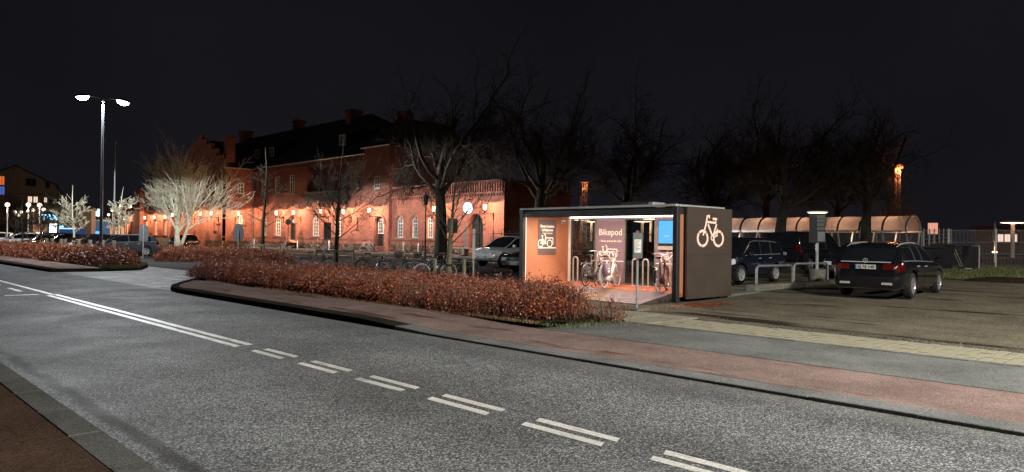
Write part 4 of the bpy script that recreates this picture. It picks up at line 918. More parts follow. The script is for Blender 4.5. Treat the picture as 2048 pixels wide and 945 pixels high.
# ================================================================ bicycles
BK = {}
def bike_meshes():
    r = .335; wb = 1.06; rx, fx = -wb/2, wb/2
    def M_(name, fn, mat):
        mb = MB(); fn(mb); me = mb.mesh(name); BK[name] = me
    I = Matrix.Identity(4)
    M_('tyre', lambda m: m.torus((0,0,0), r-.018, .019, n=28, m=6), 0)
    M_('rim', lambda m: (m.torus((0,0,0), r-.045, .011, n=28, m=4), m.cyl((0,-.05,0),(0,.05,0),.022,n=8)), 0)
    def spokes(m):
        for i in range(20):
            a = 2*PI*i/20; b = a+.35*(1 if i%2 else -1); m.tube([(.02*math.cos(b),.03*(1 if i%4<2 else -1),.02*math.sin(b)),((r-.05)*math.cos(a),0,(r-.05)*math.sin(a))], .0022, 3, cap=False)
    M_('spokes', spokes, 0)
    bb = (-.08,0,.29); seat = (-.26,0,.82); head_t = (.34,0,.86); head_b = (.38,0,.70)
    def frame_low(m):
        m.tube([head_b,(.18,0,.46),bb],.021,8); m.tube([(.355,0,.80),(.1,0,.50),(-.13,0,.42)],.015,8); m.tube([bb,seat],.017,8)
        for s in (-1,1): m.tube([(-.1,.02*s,.29),(rx,.06*s,r)],.010,6); m.tube([(-.20,.02*s,.62),(rx,.06*s,r)],.009,6)
        m.tube([head_b,head_t],.024,8)
    def frame_high(m):
        m.tube([head_b,bb],.021,8); m.tube([(.345,0,.82),(-.235,0,.76)],.018,8); m.tube([bb,seat],.017,8)
        for s in (-1,1): m.tube([(-.1,.02*s,.29),(rx,.06*s,r)],.010,6); m.tube([(-.225,.02*s,.72),(rx,.06*s,r)],.009,6)
        m.tube([head_b,head_t],.024,8)
    M_('frame_low', frame_low, 0); M_('frame_high', frame_high, 0)
    def fork(m):
        for s in (-1,1): m.tube([(.385,.035*s,.69),(.44,.055*s,.52),(fx,.055*s,r)],.012,6)
        m.cyl((.385,-.045,.69),(.385,.045,.69),.018,n=8)
    M_('fork', fork, 0)
    def bars(m):
        m.tube([(.34,0,.85),(.325,0,1.0)],.014,8)
        m.tube([(.12,-.29,1.03),(.22,-.28,1.05),(.33,-.16,1.07),(.345,0,1.01),(.33,.16,1.07),(.22,.28,1.05),(.12,.29,1.03)],.011,6)
    M_('handlebar', bars, 0)
    def grips(m):
        for s in (-1,1): m.tube([(.11,.291*s,1.029),(.21,.283*s,1.048)],.017,8); m.tube([(.21,.27*s,1.035),(.30,.20*s,1.03)],.006,4)
    M_('grip', grips, 0)
    def sad(m):
        prof = [(-.16,.0,.06),(-.15,.085,.055),(-.08,.10,.05),(0,.055,.045),(.08,.028,.04),(.13,.02,.03),(.14,.0,.02)]
        V = []; n = 8
        for (x,w,h) in prof:
            for k in range(n): t = 2*PI*k/n; V.append((-.29+x, w*math.cos(t)+1e-4, .93+.03*math.sin(t)*(1 if math.sin(t)<0 else .8)+h*.25))
        m.add(V, [(i*n+k, i*n+(k+1)%n, (i+1)*n+(k+1)%n, (i+1)*n+k) for i in range(len(prof)-1) for k in range(n)])
    M_('saddle', sad, 0)
    M_('seat_post', lambda m: m.tube([seat,(-.285,0,.92)],.013,8), 0)
    def crank(m):
        m.lathe([(0,-.01),(.09,-.01),(.095,0),(.09,.01),(0,.01)],18,Matrix.Rotation(PI/2,4,'X'),(bb[0],-.045,bb[2]))
        m.tube([(bb[0],-.06,bb[2]),(bb[0]+.1,-.075,bb[2]-.135)],.010,6); m.tube([(bb[0],.06,bb[2]),(bb[0]-.1,.075,bb[2]+.135)],.010,6)
        m.box(bb[0]+.05,-.17,bb[2]-.15,bb[0]+.15,-.08,bb[2]-.125); m.box(bb[0]-.15,.08,bb[2]+.125,bb[0]-.05,.17,bb[2]+.15)
    M_('crank', crank, 0)
    M_('chain_guard', lambda m: m.prism([(-.58,.30),(-.55,.25),(-.1,.185),(.02,.22),(.05,.30),(0,.37),(-.1,.395),(-.55,.385)],(0,-.065,0),(1,0,0),(0,0,1),(0,.022,0)), 0)
    def guard(c, a0, a1):
        def f(m):
            V = []; n = 14
            for i in range(n+1):
                a = a0+(a1-a0)*i/n
                for y in (-.027,0,.027): V.append((c+(r+.022-abs(y)*.25)*math.cos(a), y, r+(r+.022-abs(y)*.25)*math.sin(a)))
            m.add(V, [(i*3+k,i*3+k+1,(i+1)*3+k+1,(i+1)*3+k) for i in range(n) for k in range(2)])
        return f
    M_('rear_guard', guard(rx, .35, 3.35), 0); M_('front_guard', guard(fx, .15, 2.75), 0)
    def rack(m):
        for y in (-.06,.06): m.tube([(-.26,y,.70),(-.85,y,.72)],.007,5)
        for x in (-.85,-.7,-.55,-.4): m.tube([(x,-.06,.715),(x,.06,.715)],.006,5)
        for s in (-1,1): m.tube([(-.72,.06*s,.715),(rx,.065*s,r)],.006,5)
    M_('rack', rack, 0)
    def basket(m):
        for z in (.80,.88,.96,1.02):
            k = .13+(z-.8)*.18; m.tube([(.55-k*.9,-k*1.2,z),(.55+k*.9,-k*1.2,z),(.55+k*.9,k*1.2,z),(.55-k*.9,k*1.2,z)],.008,4,closed=True)
        for i in range(28):
            t = i/28*4; s_, f = int(t), t-int(t); P = [(-1,-1),(1,-1),(1,1),(-1,1)]; a, b = P[s_], P[(s_+1)%4]; x, y = a[0]+(b[0]-a[0])*f, a[1]+(b[1]-a[1])*f
            m.tube([(.55+x*.117,y*.156,.80),(.55+x*.153,y*.204,1.03)],.006,3)
        m.box(.43,-.15,.79,.67,.15,.805)
    M_('basket', basket, 0)
    M_('front_lamp', lambda m: m.lathe([(0,-.03),(.03,-.03),(.04,.02),(.0,.03)],10,Matrix.Rotation(PI/2,4,'Y'),(.44,0,.80)), 0)
    M_('rear_lamp', lambda m: m.bbox(-.885,-.04,.64,-.86,.04,.69,.006), 0)
    M_('pannier', lambda m: m.bbox(-.82,-.20,.36,-.46,-.075,.72,.02), 0)
    M_('kickstand', lambda m: (m.tube([(-.12,0,.27),(-.22,-.20,.012)],.010,5), m.tube([(-.12,0,.27),(-.22,.20,.012)],.010,5)), 0)
    for me in BK.values(): me.polygons.foreach_set('use_smooth', [True]*len(me.polygons))
bike_meshes()
def pmesh(key, name, m, parent, loc=None):
    me = BK[key]; o = bpy.data.objects.new(name, me); COL.objects.link(o); o.parent = parent
    if not me.materials: me.materials.append(m)
    o.material_slots[0].link = 'OBJECT'; o.material_slots[0].material = m
    if loc is not None: o.location = loc
    return o
def bike(label, x, y, rot, z=None, paint=None, high=False, lean=0, tyre=None, guards=True, rack=True, basket=False, pannier=False, saddle=None, group=None, front_only=False, turn=0):
    t = thing('bicycle', label, 'bicycle', (x, y, gz(x)+.004 if z is None else z), 0, group); t.rotation_euler = (lean, 0, rot)
    paint = paint or A['bikeblack']
    for xx in (-.53,.53):
        w = pmesh('tyre', 'wheel', tyre or A['rubber'], t, (xx,0,.335)); pmesh('rim', 'rim', A['alu'], w); s = pmesh('spokes', 'spokes', A['steel'], w); tag(s, kind='stuff')
    pmesh('frame_high' if high else 'frame_low', 'frame', paint, t); pmesh('fork', 'fork', paint, t)
    h = pmesh('handlebar', 'handlebar', A['chrome'], t); pmesh('grip', 'grip', A['blackplastic'], h)
    pmesh('saddle', 'saddle', saddle or A['saddle'], t); pmesh('seat_post', 'seat_post', A['chrome'], t); pmesh('crank', 'crank', A['dullsteel'], t); pmesh('chain_guard', 'chain_guard', paint if not high else A['blackplastic'], t)
    if guards: pmesh('rear_guard', 'mudguard', paint, t); pmesh('front_guard', 'mudguard', paint, t)
    if rack: pmesh('rack', 'rack', A['dullsteel'], t); pmesh('rear_lamp', 'rear_lamp', A['redlens'], t)
    if basket: pmesh('basket', 'basket', A['wicker'], t)
    if pannier:
        p = pmesh('pannier', 'pannier', A['mauve'], t)
        m = MB(); m.box(-.70,-.206,.46,-.58,-.2005,.52); m.box(-.72,-.206,.56,-.56,-.2005,.585); m.build('pannier_print', A['whiteprint'], p)
    pmesh('front_lamp', 'front_lamp', A['lens'], t); pmesh('kickstand', 'kickstand', A['iron'], t)
    return t
A['bikeblack'] = plain('black_bike_paint', (.012,.012,.013), .3, coat=.5); A['bikewhite'] = plain('white_bike_paint', (.62,.58,.55), .35, coat=.5); A['bikesilver'] = plain('silver_bike_paint', (.45,.43,.40), .3, .6)
A['bikegrey'] = plain('grey_bike_paint', (.12,.12,.125), .35, .3); A['bikegreen'] = plain('green_bike_paint', (.03,.05,.035), .35, coat=.4); A['cream_tyre'] = plain('cream_tyre', (.50,.44,.40), .7)
# three inside the shelter
bike('white low step bicycle with cream tyres and a printed pannier in the shelter', 17.42, 13.86, R(18), FZ+.003, A['bikewhite'], False, R(-4), A['cream_tyre'], pannier=True)
bike('grey bicycle with dark tyres parked behind the white one in the shelter', 17.62, 14.72, R(15), FZ+.003, A['bikegrey'], True, R(3))
bike('black high frame bicycle with a red rear lamp under the blue screen', 17.42, 12.02, R(22), FZ+.003, A['bikeblack'], True, R(-3), A['cream_tyre'])
# ================================================================ cars
import bmesh
def interp(tab, x):
    if x <= tab[0][0]: return tab[0][1:]
    for a, b in zip(tab[:-1], tab[1:]):
        if x <= b[0]:
            t = (x-a[0])/(b[0]-a[0]) if b[0] > a[0] else 0; t2 = t
            return tuple(p+(q-p)*t2 for p, q in zip(a[1:], b[1:]))
    return tab[-1][1:]
def resample(tab, n):
    x0, x1 = tab[0][0], tab[-1][0]; xs = sorted(set([round(x0+(x1-x0)*i/n, 4) for i in range(n+1)]+[t[0] for t in tab]))
    out = [xs[0]]
    for x in xs[1:]:
        if x-out[-1] > .012 or x == x1: out.append(x)
    return out
def car(label, loc, rotz, sp, paint, plate=None, plate2=None, group=None, name='parked_car', rails=False, badge=None, lit=True):
    k = sp.get('scale', 1.0)
    t = thing(name, label, sp.get('cat', 'car'), (*loc, gz(loc[0])+.006), rotz, group); t.scale = (k,k,k)
    B = sorted(sp['body'])            # (x, z_bottom, z_shoulder, half_width)
    Rf = sorted(sp['roof'])           # (x, z) outline of the glasshouse
    def sec(x):
        zb, zs, w = interp(B, x); h = zs-zb
        return [(0,zb),(w*.78,zb),(w*.93,zb+.05*h+.02),(w*.985,zb+.22*h),(w,zb+.45*h),(w*.992,zb+.68*h),(w*.975,zb+.86*h),(w*.93,zb+.965*h),(w*.80,zs),(w*.4,zs+.018),(0,zs+.025)]
    n = 11
    xs = resample(B, 34); V = []; Fs = []; rn = 2*(n-1)
    for x in xs:
        h = sec(x); ring = h+[(-y,z) for y, z in h[-2:0:-1]]; V += [(x,y,z) for y, z in ring]
    for i in range(len(xs)-1):
        for j in range(rn): j2 = (j+1)%rn; Fs.append((i*rn+j, i*rn+j2, (i+1)*rn+j2, (i+1)*rn+j))
    Fs.append(tuple(range(rn-1,-1,-1))); Fs.append(tuple((len(xs)-1)*rn+j for j in range(rn)))
    mb = MB(); mb.add(V, Fs)
    body = mb.build('body', paint, t)
    wr = sp['wr']; ax = sp['axles']; W_ = sp['W']/2
    cut = MB()
    for a in ax:
        for s in (-1,1): cut.cyl((a, s*(W_-.27), wr+.01), (a, s*(W_+.15), wr+.01), wr+.065, n=28)
    co = cut.build('cutter', paint, t)
    md = body.modifiers.new('arches', 'BOOLEAN'); md.object = co; md.operation = 'DIFFERENCE'; md.solver = 'EXACT'
    bpy.context.view_layer.update(); dg = bpy.context.evaluated_depsgraph_get(); me = bpy.data.meshes.new_from_object(body.evaluated_get(dg))
    body.modifiers.clear(); bpy.data.objects.remove(co, do_unlink=True); old = body.data; body.data = me; bpy.data.meshes.remove(old); me.name = 'body'
    me.polygons.foreach_set('use_smooth', [True]*len(me.polygons)); me.set_sharp_from_angle(angle=R(32))
    # glasshouse
    x0, x1 = Rf[0][0], Rf[-1][0]; tumble = sp.get('tumble', .30)
    def gsec(x, off=0):
        zb, zs, w = interp(B, x); zt, = interp(Rf, x); zt = max(zt, zs-.02); zl = zs-.04; hh = zt-zl
        yb = w*.94; yt = yb-hh*tumble; tp = sp.get('plan', 0)*max(0, abs(x-(x0+x1)/2)/((x1-x0)/2)-.55); yb -= tp*.0; yt -= tp
        e = min(.07, hh*.35)
        P = [(yb,zl),(yb-(yb-yt)*.45,zl+hh*.5),(yt+.012,zt-e),(yt-.035,zt-e*.28),(yt-.11,zt),(yt*.5,zt+.018),(0,zt+.024)]
        return [(y+off*(1 if i < 3 else .3), z+off*(0 if i < 2 else 1)) for i, (y, z) in enumerate(P)]
    gx = resample(Rf, 26)
    def gpatch(xa, xb, i0, i1, off, sides=(1,-1), both=False):
        m = MB(); X = [xa]+[x for x in gx if xa+.01 < x < xb-.01]+[xb]
        for s in sides:
            V = []; kk = i1-i0+1
            for x in X: V += [(x, s*y, z) for y, z in gsec(x, off)[i0:i1+1]]
            m.add(V, [(i*kk+j, i*kk+j+1, (i+1)*kk+j+1, (i+1)*kk+j) for i in range(len(X)-1) for j in range(kk-1)])
        return m
    g = gpatch(x0, x1, 0, 6, 0); g.build('windows', A['carglass'], t, True)
    ra, rb = sp['roofspan']
    gpatch(ra, rb, 2, 6, .006).build('roof', paint, t, True)
    m = MB()
    for s in (1,-1):
        pts = [(x, s*(gsec(x)[2][0]-.015), gsec(x)[2][1]+.01) for x in gx]; m.tube(pts, sp.get('pillar', .032), 6)
    m.build('pillar', paint, t, True)
    for xb in sp.get('bpillars', []):
        for s in (1,-1): gpatch(xb-.04, xb+.04, 0, 2, .005, (s,)).build('door_pillar', A['blackplastic'], t)
    if 'cpanel' in sp:
        for s in (1,-1): gpatch(*sp['cpanel'], 0, 3, .007, (s,)).build('quarter_panel', paint, t, True)
    if 'cpanel2' in sp: gpatch(*sp['cpanel2'], 0, 3, .007).build('quarter_panel', paint, t, True)
    wm = A['chrome'] if sp.get('bright', True) else A['blackplastic']
    for s in (1,-1):
        wx = [x for x in gx if x0+.25 < x < x1-.2]; m = MB(); m.tube([(x, s*(gsec(x)[0][0]+.004), gsec(x)[0][1]+.03) for x in wx], .010, 4); m.build('window_trim', wm, t)
        if sp.get('bright', True): m = MB(); m.tube([(x, s*(gsec(x)[2][0]+.006), gsec(x)[2][1]-.03) for x in wx], .009, 4); m.build('window_trim', wm, t)
    # doors: skins lifted a few millimetres off the body, so the joints are real gaps
    def bpatch(xa, xb, i0, i1, off, s):
        m = MB(); X = [xa+(xb-xa)*i/8 for i in range(9)]; V = []; kk = i1-i0+1
        for x in X: V += [(x, s*(y+off), z) for y, z in sec(x)[i0:i1+1]]
        m.add(V, [(i*kk+j, i*kk+j+1, (i+1)*kk+j+1, (i+1)*kk+j) for i in range(8) for j in range(kk-1)]); return m
    for s in (1,-1):
        for (xa, xb) in sp['doors']:
            d = bpatch(xa+.012, xb-.012, 3, 7, .009, s).build('door', paint, t, True)
            zb, zs, w = interp(B, xa+.2); m = MB(); m.bbox(xa+.08, w*.975-.0 if s > 0 else -w*.975-.035, zb+.80*(zs-zb), xa+.27, w*.975+.035 if s > 0 else -w*.975, zb+.80*(zs-zb)+.03, .008); m.build('handle', paint if not sp.get('bright', True) else A['chrome'], d)
        m = bpatch(ax[0]+wr+.1, ax[1]-wr-.1, 1, 2, .012, s); m.build('sill', A['blackplastic'] if not sp.get('sillbright') else A['dullsteel'], t)
        # mirror
        xm = sp['mirror']; zb, zs, w = interp(B, xm)
        m = MB(); m.bbox(xm-.06, s*(w+.10)-.09, zs-.01, xm+.07, s*(w+.10)+.09, zs+.13, .025); m.box(xm-.02, s*w*.98-.03, zs-.02, xm+.03, s*(w+.05)+.03, zs+.03); m.build('wing_mirror', sp.get('mirror_mat') or paint, t, True)
    # wheels
    for a in ax:
        for s in (-1,1):
            Mx = Matrix.Rotation(-s*PI/2, 4, 'X')
            m = MB(); m.lathe([(wr*.62,-.10),(wr*.90,-.105),(wr*.985,-.08),(wr,-.03),(wr,.03),(wr*.985,.08),(wr*.90,.105),(wr*.66,.10),(wr*.62,.08),(wr*.62,-.10)], 28, Mx)
            w = m.build('wheel', A['rubber'], t, True, (a, s*(W_-.115), wr))
            m = MB(); m.lathe([(wr*.63,-.02),(wr*.67,.085),(wr*.64,.098),(wr*.60,.07),(wr*.585,-.02)], 28, Mx); m.lathe([(0,.06),(.05,.06),(.07,.045),(.075,0),(0,0)], 12, Mx)
            ns = sp.get('spokes', 5)
            for q in range(ns):
                for dq in ((-.13,.13) if ns <= 6 else (0,)):
                    M2 = Mx @ Matrix.Rotation(2*PI*q/ns, 4, 'Z'); m.add([M2 @ Vector(p) for p in ((.04,-.022,.06),(.04,.022,.06),(wr*.62,.016+dq*wr*.8,.085),(wr*.62,-.016+dq*wr*.8,.085),(.04,-.022,.02),(.04,.022,.02),(wr*.62,.016+dq*wr*.8,.045),(wr*.62,-.016+dq*wr*.8,.045))], [(0,1,2,3),(7,6,5,4),(0,3,7,4),(1,0,4,5),(2,1,5,6)])
            m.build('rim', A['rimdark'] if sp.get('darkrim') else A['rim'], w)
            m = MB(); m.lathe([(0,-.06),(wr*.6,-.06),(wr*.6,-.03),(0,-.03)], 20, Mx); m.build('brake_disc', A['iron'], w)
    # nose and tail details
    F, Bk = B[-1], B[0]; xf, xr = F[0], Bk[0]
    def face_box(nm, x, y0, y1, z0, z1, mat, parent=t, d=.03, b=.008, end=1):
        m = MB(); m.bbox(min(x-d*end*.6, x+d*end*.4), y0, z0, max(x-d*end*.6, x+d*end*.4), y1, z1, b); return m.build(nm, mat, parent)
    def wrap(nm, side, xa, xb, i0, i1, mat, off=.012):
        return bpatch(xa, xb, i0, i1, off, side).build(nm, mat, t, True)
    for s in (1,-1):
        if 'tail' in sp:
            xa, y0, y1, z0, z1 = sp['tail']; o = face_box('taillight', xr+.012, min(s*y0,s*y1), max(s*y0,s*y1), z0, z1, A['redlens'], end=-1, d=.05)
            wrap('taillight_side', s, xr+.03, xr+xa, 5, 7, A['redlens'], .006)
        if 'head' in sp:
            xa, y0, y1, z0, z1 = sp['head']; face_box('headlight', xf-.02, min(s*y0,s*y1), max(s*y0,s*y1), z0, z1, A['lens'], d=.06); wrap('headlight_side', s, xf-xa, xf-.04, 5, 7, A['lens'])
    if 'grille' in sp:
        y, z0, z1 = sp['grille']; gr = face_box('grille', xf+.0, -y, y, z0, z1, A['blackplastic'])
        m = MB()
        for q in range(3): m.box(xf+.01, -y*.95, z0+(z1-z0)*(.25+.25*q)-.008, xf+.022, y*.95, z0+(z1-z0)*(.25+.25*q)+.008)
        m.build('grille_bar', A['chrome'], gr)
        face_box('bumper', xf+.005, -F[3]*.95, F[3]*.95, F[1]+.0, F[1]+.10, A['blackplastic'], d=.05)
    if sp.get('rearblock', True): face_box('rear_bumper', xr-.0, -Bk[3]*.98, Bk[3]*.98, Bk[1], Bk[1]+.11, A['blackplastic'], d=.06, end=-1)
    def numberplate(x, z, end, txt):
        o = face_box('number_plate', x, -.255, .255, z, z+.115, A['plate'], d=.02, end=end, b=.004)
        xx = x+end*.0095; u = Vector((0,1,0))*end; m = MB(); yb = -.255*end; m.box(min(xx,xx+.001*end), min(yb,yb+.04*end), z+.004, max(xx,xx+.001*end), max(yb,yb+.04*end), z+.111); m.build('country_band', A['plateblue'], o)
        text(txt, .105, (xx+.0015*end, .02*end, z+.022), u, V3, o, A['ink'], 'plate_lettering', bold=.003)
    if plate: numberplate(xr-.025, sp.get('plate_z', .72), -1, plate)
    if plate2: numberplate(xf+.02, sp.get('plate2_z', .40), 1, plate2)
    if rails:
        m = MB()
        for s in (1,-1):
            X = [ra+.15+(rb-ra-.35)*i/8 for i in range(9)]; P = [(x, s*(gsec(x)[3][0]-.02), gsec(x)[3][1]+.035) for x in X]; P[0] = (P[0][0]-.06, P[0][1], P[0][2]-.05); P[-1] = (P[-1][0]+.06, P[-1][1], P[-1][2]-.05); m.tube(P, .015, 6)
        m.build('roof_rail', A['alu'], t, True)
    if 'chrome_tail' in sp:
        z, y = sp['chrome_tail']; face_box('tail_strip', xr-.01, -y, y, z, z+.022, A['chrome'], d=.02, end=-1, b=.004)
    if 'exhaust' in sp:
        for s in (1,-1): face_box('exhaust_trim', xr-.01, s*.52-.13, s*.52+.13, Bk[1]+.02, Bk[1]+.075, A['chrome'], d=.04, end=-1)
    if badge:
        kind, z = badge; m = MB(); end = -1; x = xr-.022
        o, u, v, nn = Vector((x,0,z)), Vector((0,-1,0)), V3, Vector((-1,0,0))
        ring_bar(m, o, u, v, nn, (0,0), .055, .011, .004, 24)
        if kind == 'star':
            for q in range(3): bar2(m, o, u, v, nn, (0,0), (.052*math.sin(q*2*PI/3), .052*math.cos(q*2*PI/3)), .009, .004)
        else:
            bar2(m, o, u, v, nn, (-.022,.042), (0,.006), .010, .004); bar2(m, o, u, v, nn, (.022,.042), (0,.006), .010, .004)
            for a, b in (((-.045,.02),(-.02,-.045)),((-.02,-.045),(0,-.006)),((0,-.006),(.02,-.045)),((.02,-.045),(.045,.02))): bar2(m, o, u, v, nn, a, b, .010, .004)
        m.build('badge', A['chrome'], t)
    if sp.get('wiper', True):
        m = MB(); zz, = interp(Rf, x0+.1); m.tube([(x0+.0,-.0,interp(B,x0)[1]+.035),(x0+.07,.28,interp(B,x0+.07)[1]+.09)], .008, 4); m.build('wiper', A['blackplastic'], t)
    return t
ESTATE = dict(rearblock=False, W=1.83, wr=.345, axles=(-1.36,1.48), scale=1.06, spokes=5, darkrim=True, mirror=.80, roofspan=(-1.98,.30), bpillars=(-.28,-1.02), cpanel=(-2.25,-1.70), doors=((-.28,.98),(-1.06,-.28)), tumble=.38, plan=.13, sillbright=True,
  body=[(-2.38,.36,.70,.66),(-2.35,.29,.86,.76),(-2.28,.25,.95,.835),(-2.15,.23,1.0,.88),(-1.85,.20,1.015,.91),(-1.0,.19,1.005,.915),(0,.19,.985,.915),(.9,.19,.955,.912),(1.5,.20,.90,.90),(2.0,.21,.82,.87),(2.25,.24,.72,.80),(2.34,.32,.60,.68)],
  roof=[(-2.31,.96),(-2.16,1.14),(-1.93,1.36),(-1.78,1.41),(-1.2,1.455),(-.4,1.475),(.2,1.45),(.6,1.32),(1.22,.90)],
  tail=(.32,.42,.70,.77,.915), head=(.4,.45,.76,.50,.64), grille=(.42,.36,.58), chrome_tail=(.955,.62), exhaust=True, plate_z=.78)
SUV = dict(W=1.82, wr=.345, axles=(-1.28,1.30), spokes=5, mirror=.85, roofspan=(-1.85,.45), bpillars=(-.18,-.98), cpanel=(-2.1,-1.55), doors=((-.18,.95),(-.98,-.18)), tumble=.22, plan=.05, bright=True,
  body=[(-2.12,.40,.80,.78),(-2.08,.34,1.0,.85),(-1.9,.30,1.08,.90),(0,.26,1.06,.91),(1.0,.27,1.03,.905),(1.6,.28,.97,.89),(2.0,.30,.86,.83),(2.12,.38,.70,.74)],
  roof=[(-2.05,1.06),(-1.9,1.40),(-1.8,1.58),(-1.0,1.65),(.2,1.65),(.5,1.60),(1.25,1.0)], tail=(.2,.5,.76,.90,1.15), head=(.42,.44,.76,.66,.84), grille=(.42,.5,.66), plate2_z=.42)
VAN = dict(W=1.86, wr=.335, axles=(-1.40,1.42), spokes=7, mirror=1.15, roofspan=(-2.12,.75), bpillars=(.15,-1.0), cpanel=(-2.2,-1.95), doors=((.15,1.2),(-1.0,.15)), tumble=.16, plan=.04, bright=False, cat='van',
  body=[(-2.30,.36,.86,.80),(-2.27,.30,1.05,.88),(-2.1,.26,1.12,.92),(0,.24,1.10,.93),(1.2,.25,1.06,.92),(1.8,.27,.98,.90),(2.15,.30,.84,.84),(2.28,.38,.68,.74)],
  roof=[(-2.27,1.08),(-2.22,1.5),(-2.12,1.76),(-1.6,1.82),(.4,1.83),(.75,1.78),(1.75,1.0)], tail=(.12,.66,.86,.95,1.25), head=(.4,.5,.8,.62,.78), grille=(.4,.55,.64), plate_z=.80)
COUPE = dict(W=1.86, wr=.335, axles=(-1.38,1.46), spokes=5, mirror=.75, roofspan=(-1.15,.15), bpillars=(-.35,), cpanel=(-1.9,-1.55), doors=((-.35,.95),(-1.05,-.35)), tumble=.36, plan=.12, bright=True,
  body=[(-2.34,.36,.78,.76),(-2.3,.28,.93,.84),(-2.0,.23,1.0,.90),(0,.19,.97,.92),(.9,.19,.94,.915),(1.5,.20,.90,.90),(2.0,.22,.82,.86),(2.28,.28,.70,.76),(2.34,.36,.58,.66)],
  roof=[(-2.05,1.0),(-1.2,1.32),(-.7,1.42),(-.2,1.44),(.2,1.41),(.55,1.27),(1.25,.90)], tail=(.3,.45,.78,.76,.90), head=(.46,.44,.74,.54,.68), grille=(.44,.34,.56), plate2_z=.38)
CROSS = dict(W=1.76, wr=.335, axles=(-1.28,1.32), spokes=5, mirror=.78, roofspan=(-1.6,.35), bpillars=(-.2,-.98), cpanel=(-2.0,-1.5), doors=((-.2,.95),(-.98,-.2)), tumble=.28, plan=.08, bright=False,
  body=[(-2.07,.40,.78,.76),(-2.03,.32,.96,.82),(-1.8,.28,1.02,.87),(0,.24,1.0,.88),(.95,.25,.985,.88),(1.5,.26,.93,.87),(1.9,.29,.83,.81),(2.05,.36,.66,.72)],
  roof=[(-2.0,1.0),(-1.75,1.32),(-1.55,1.46),(-.6,1.53),(.15,1.52),(.45,1.44),(1.2,.96)], tail=(.2,.45,.74,.78,.95), head=(.40,.40,.74,.56,.68), grille=(.36,.40,.52), plate2_z=.44)
HATCH = dict(CROSS, roof=[(-2.0,1.0),(-1.7,1.32),(-1.5,1.43),(-.5,1.47),(.1,1.46),(.45,1.38),(1.25,.95)], bright=False, W=1.78)
blk = m_car('black_car_paint', (.004,.0043,.006), .0); nav = m_car('dark_blue_car_paint', (.005,.007,.014), .0); dgr = m_car('dark_grey_car_paint', (.055,.060,.075), .45); slv = m_car('silver_car_paint', (.36,.37,.36), .4, .32); wht = m_car('white_car_paint', (.62,.62,.60), 0); gun = m_car('gunmetal_paint', (.012,.013,.017), .2); redp = m_car('red_glow_car_paint', (.05,.006,.006), .0)
car('black estate car seen from behind with roof rails and plate EJ 78 149', (23.9, 8.2), R(4), ESTATE, blk, plate='EJ 78 149', rails=True, badge=('star', 1.0))
car('dark blue tall compact car behind the two steel rails', (25.35, 14.15), R(180), SUV, nav, group='dark cars parked beside the shelter')
car('black people carrier with round badge and rear plate, under the leaning tree', (33.55, 15.25), R(-2), VAN, blk, plate='EK 73 390', badge=('vw', 1.02), name='parked_van', rails=False)
car('low dark coupe between the people carrier and the black estate', (31.2, 11.75), R(182), COUPE, gun, plate2=None, group='dark cars parked beside the shelter')
car('silver crossover car nosing out left of the shelter', (27.3, 28.45), R(180), dict(CROSS, scale=1.05), slv, plate2='CD 41 256')
car('dark car half hidden behind the left end of the shelter', (24.75, 23.2), R(180), dict(COUPE, scale=1.03), gun, plate2='BV 52 704')
GP = 'cars parked in the row at the left'
car('dark grey estate car parked nearest to the station square', (16.75, 59.1), R(183), dict(ESTATE, darkrim=False, scale=1.08, chrome_tail=(.955,.1)), dgr, rails=True, group=GP)
car('dark car parked next to the grey estate', (15.9, 62.3), R(181), dict(HATCH, scale=1.08), gun, group=GP)
car('black car with a red glow on its flank, third in the row', (15.7, 65.6), R(180), dict(COUPE, scale=1.05), redp, group=GP)  # red glow on a black car, put into its body colour
car('black hatchback behind the thin lit tree', (15.6, 69.3), R(179), dict(HATCH, scale=1.05), blk, group=GP)
car('dark crossover parked before the white car', (15.7, 76.0), R(180), dict(SUV, scale=1.0), blk, group=GP)
car('black car parked at the foot of the lit advertising pylon', (15.6, 72.6), R(181), dict(COUPE, scale=1.05), gun, group=GP)
car('white estate car at the far left end of the row', (15.2, 84.5), R(178), dict(ESTATE, scale=1.1, darkrim=False), wht, group=GP)
car('white car partly cut off by the left edge', (14.0, 92.5), R(180), dict(CROSS, scale=1.08), wht, group=GP)
car('black hatchback standing alone behind the pale lit tree', (27.2, 75.6), R(88), dict(HATCH, scale=1.0), blk, plate='AF 60 318', badge=None)
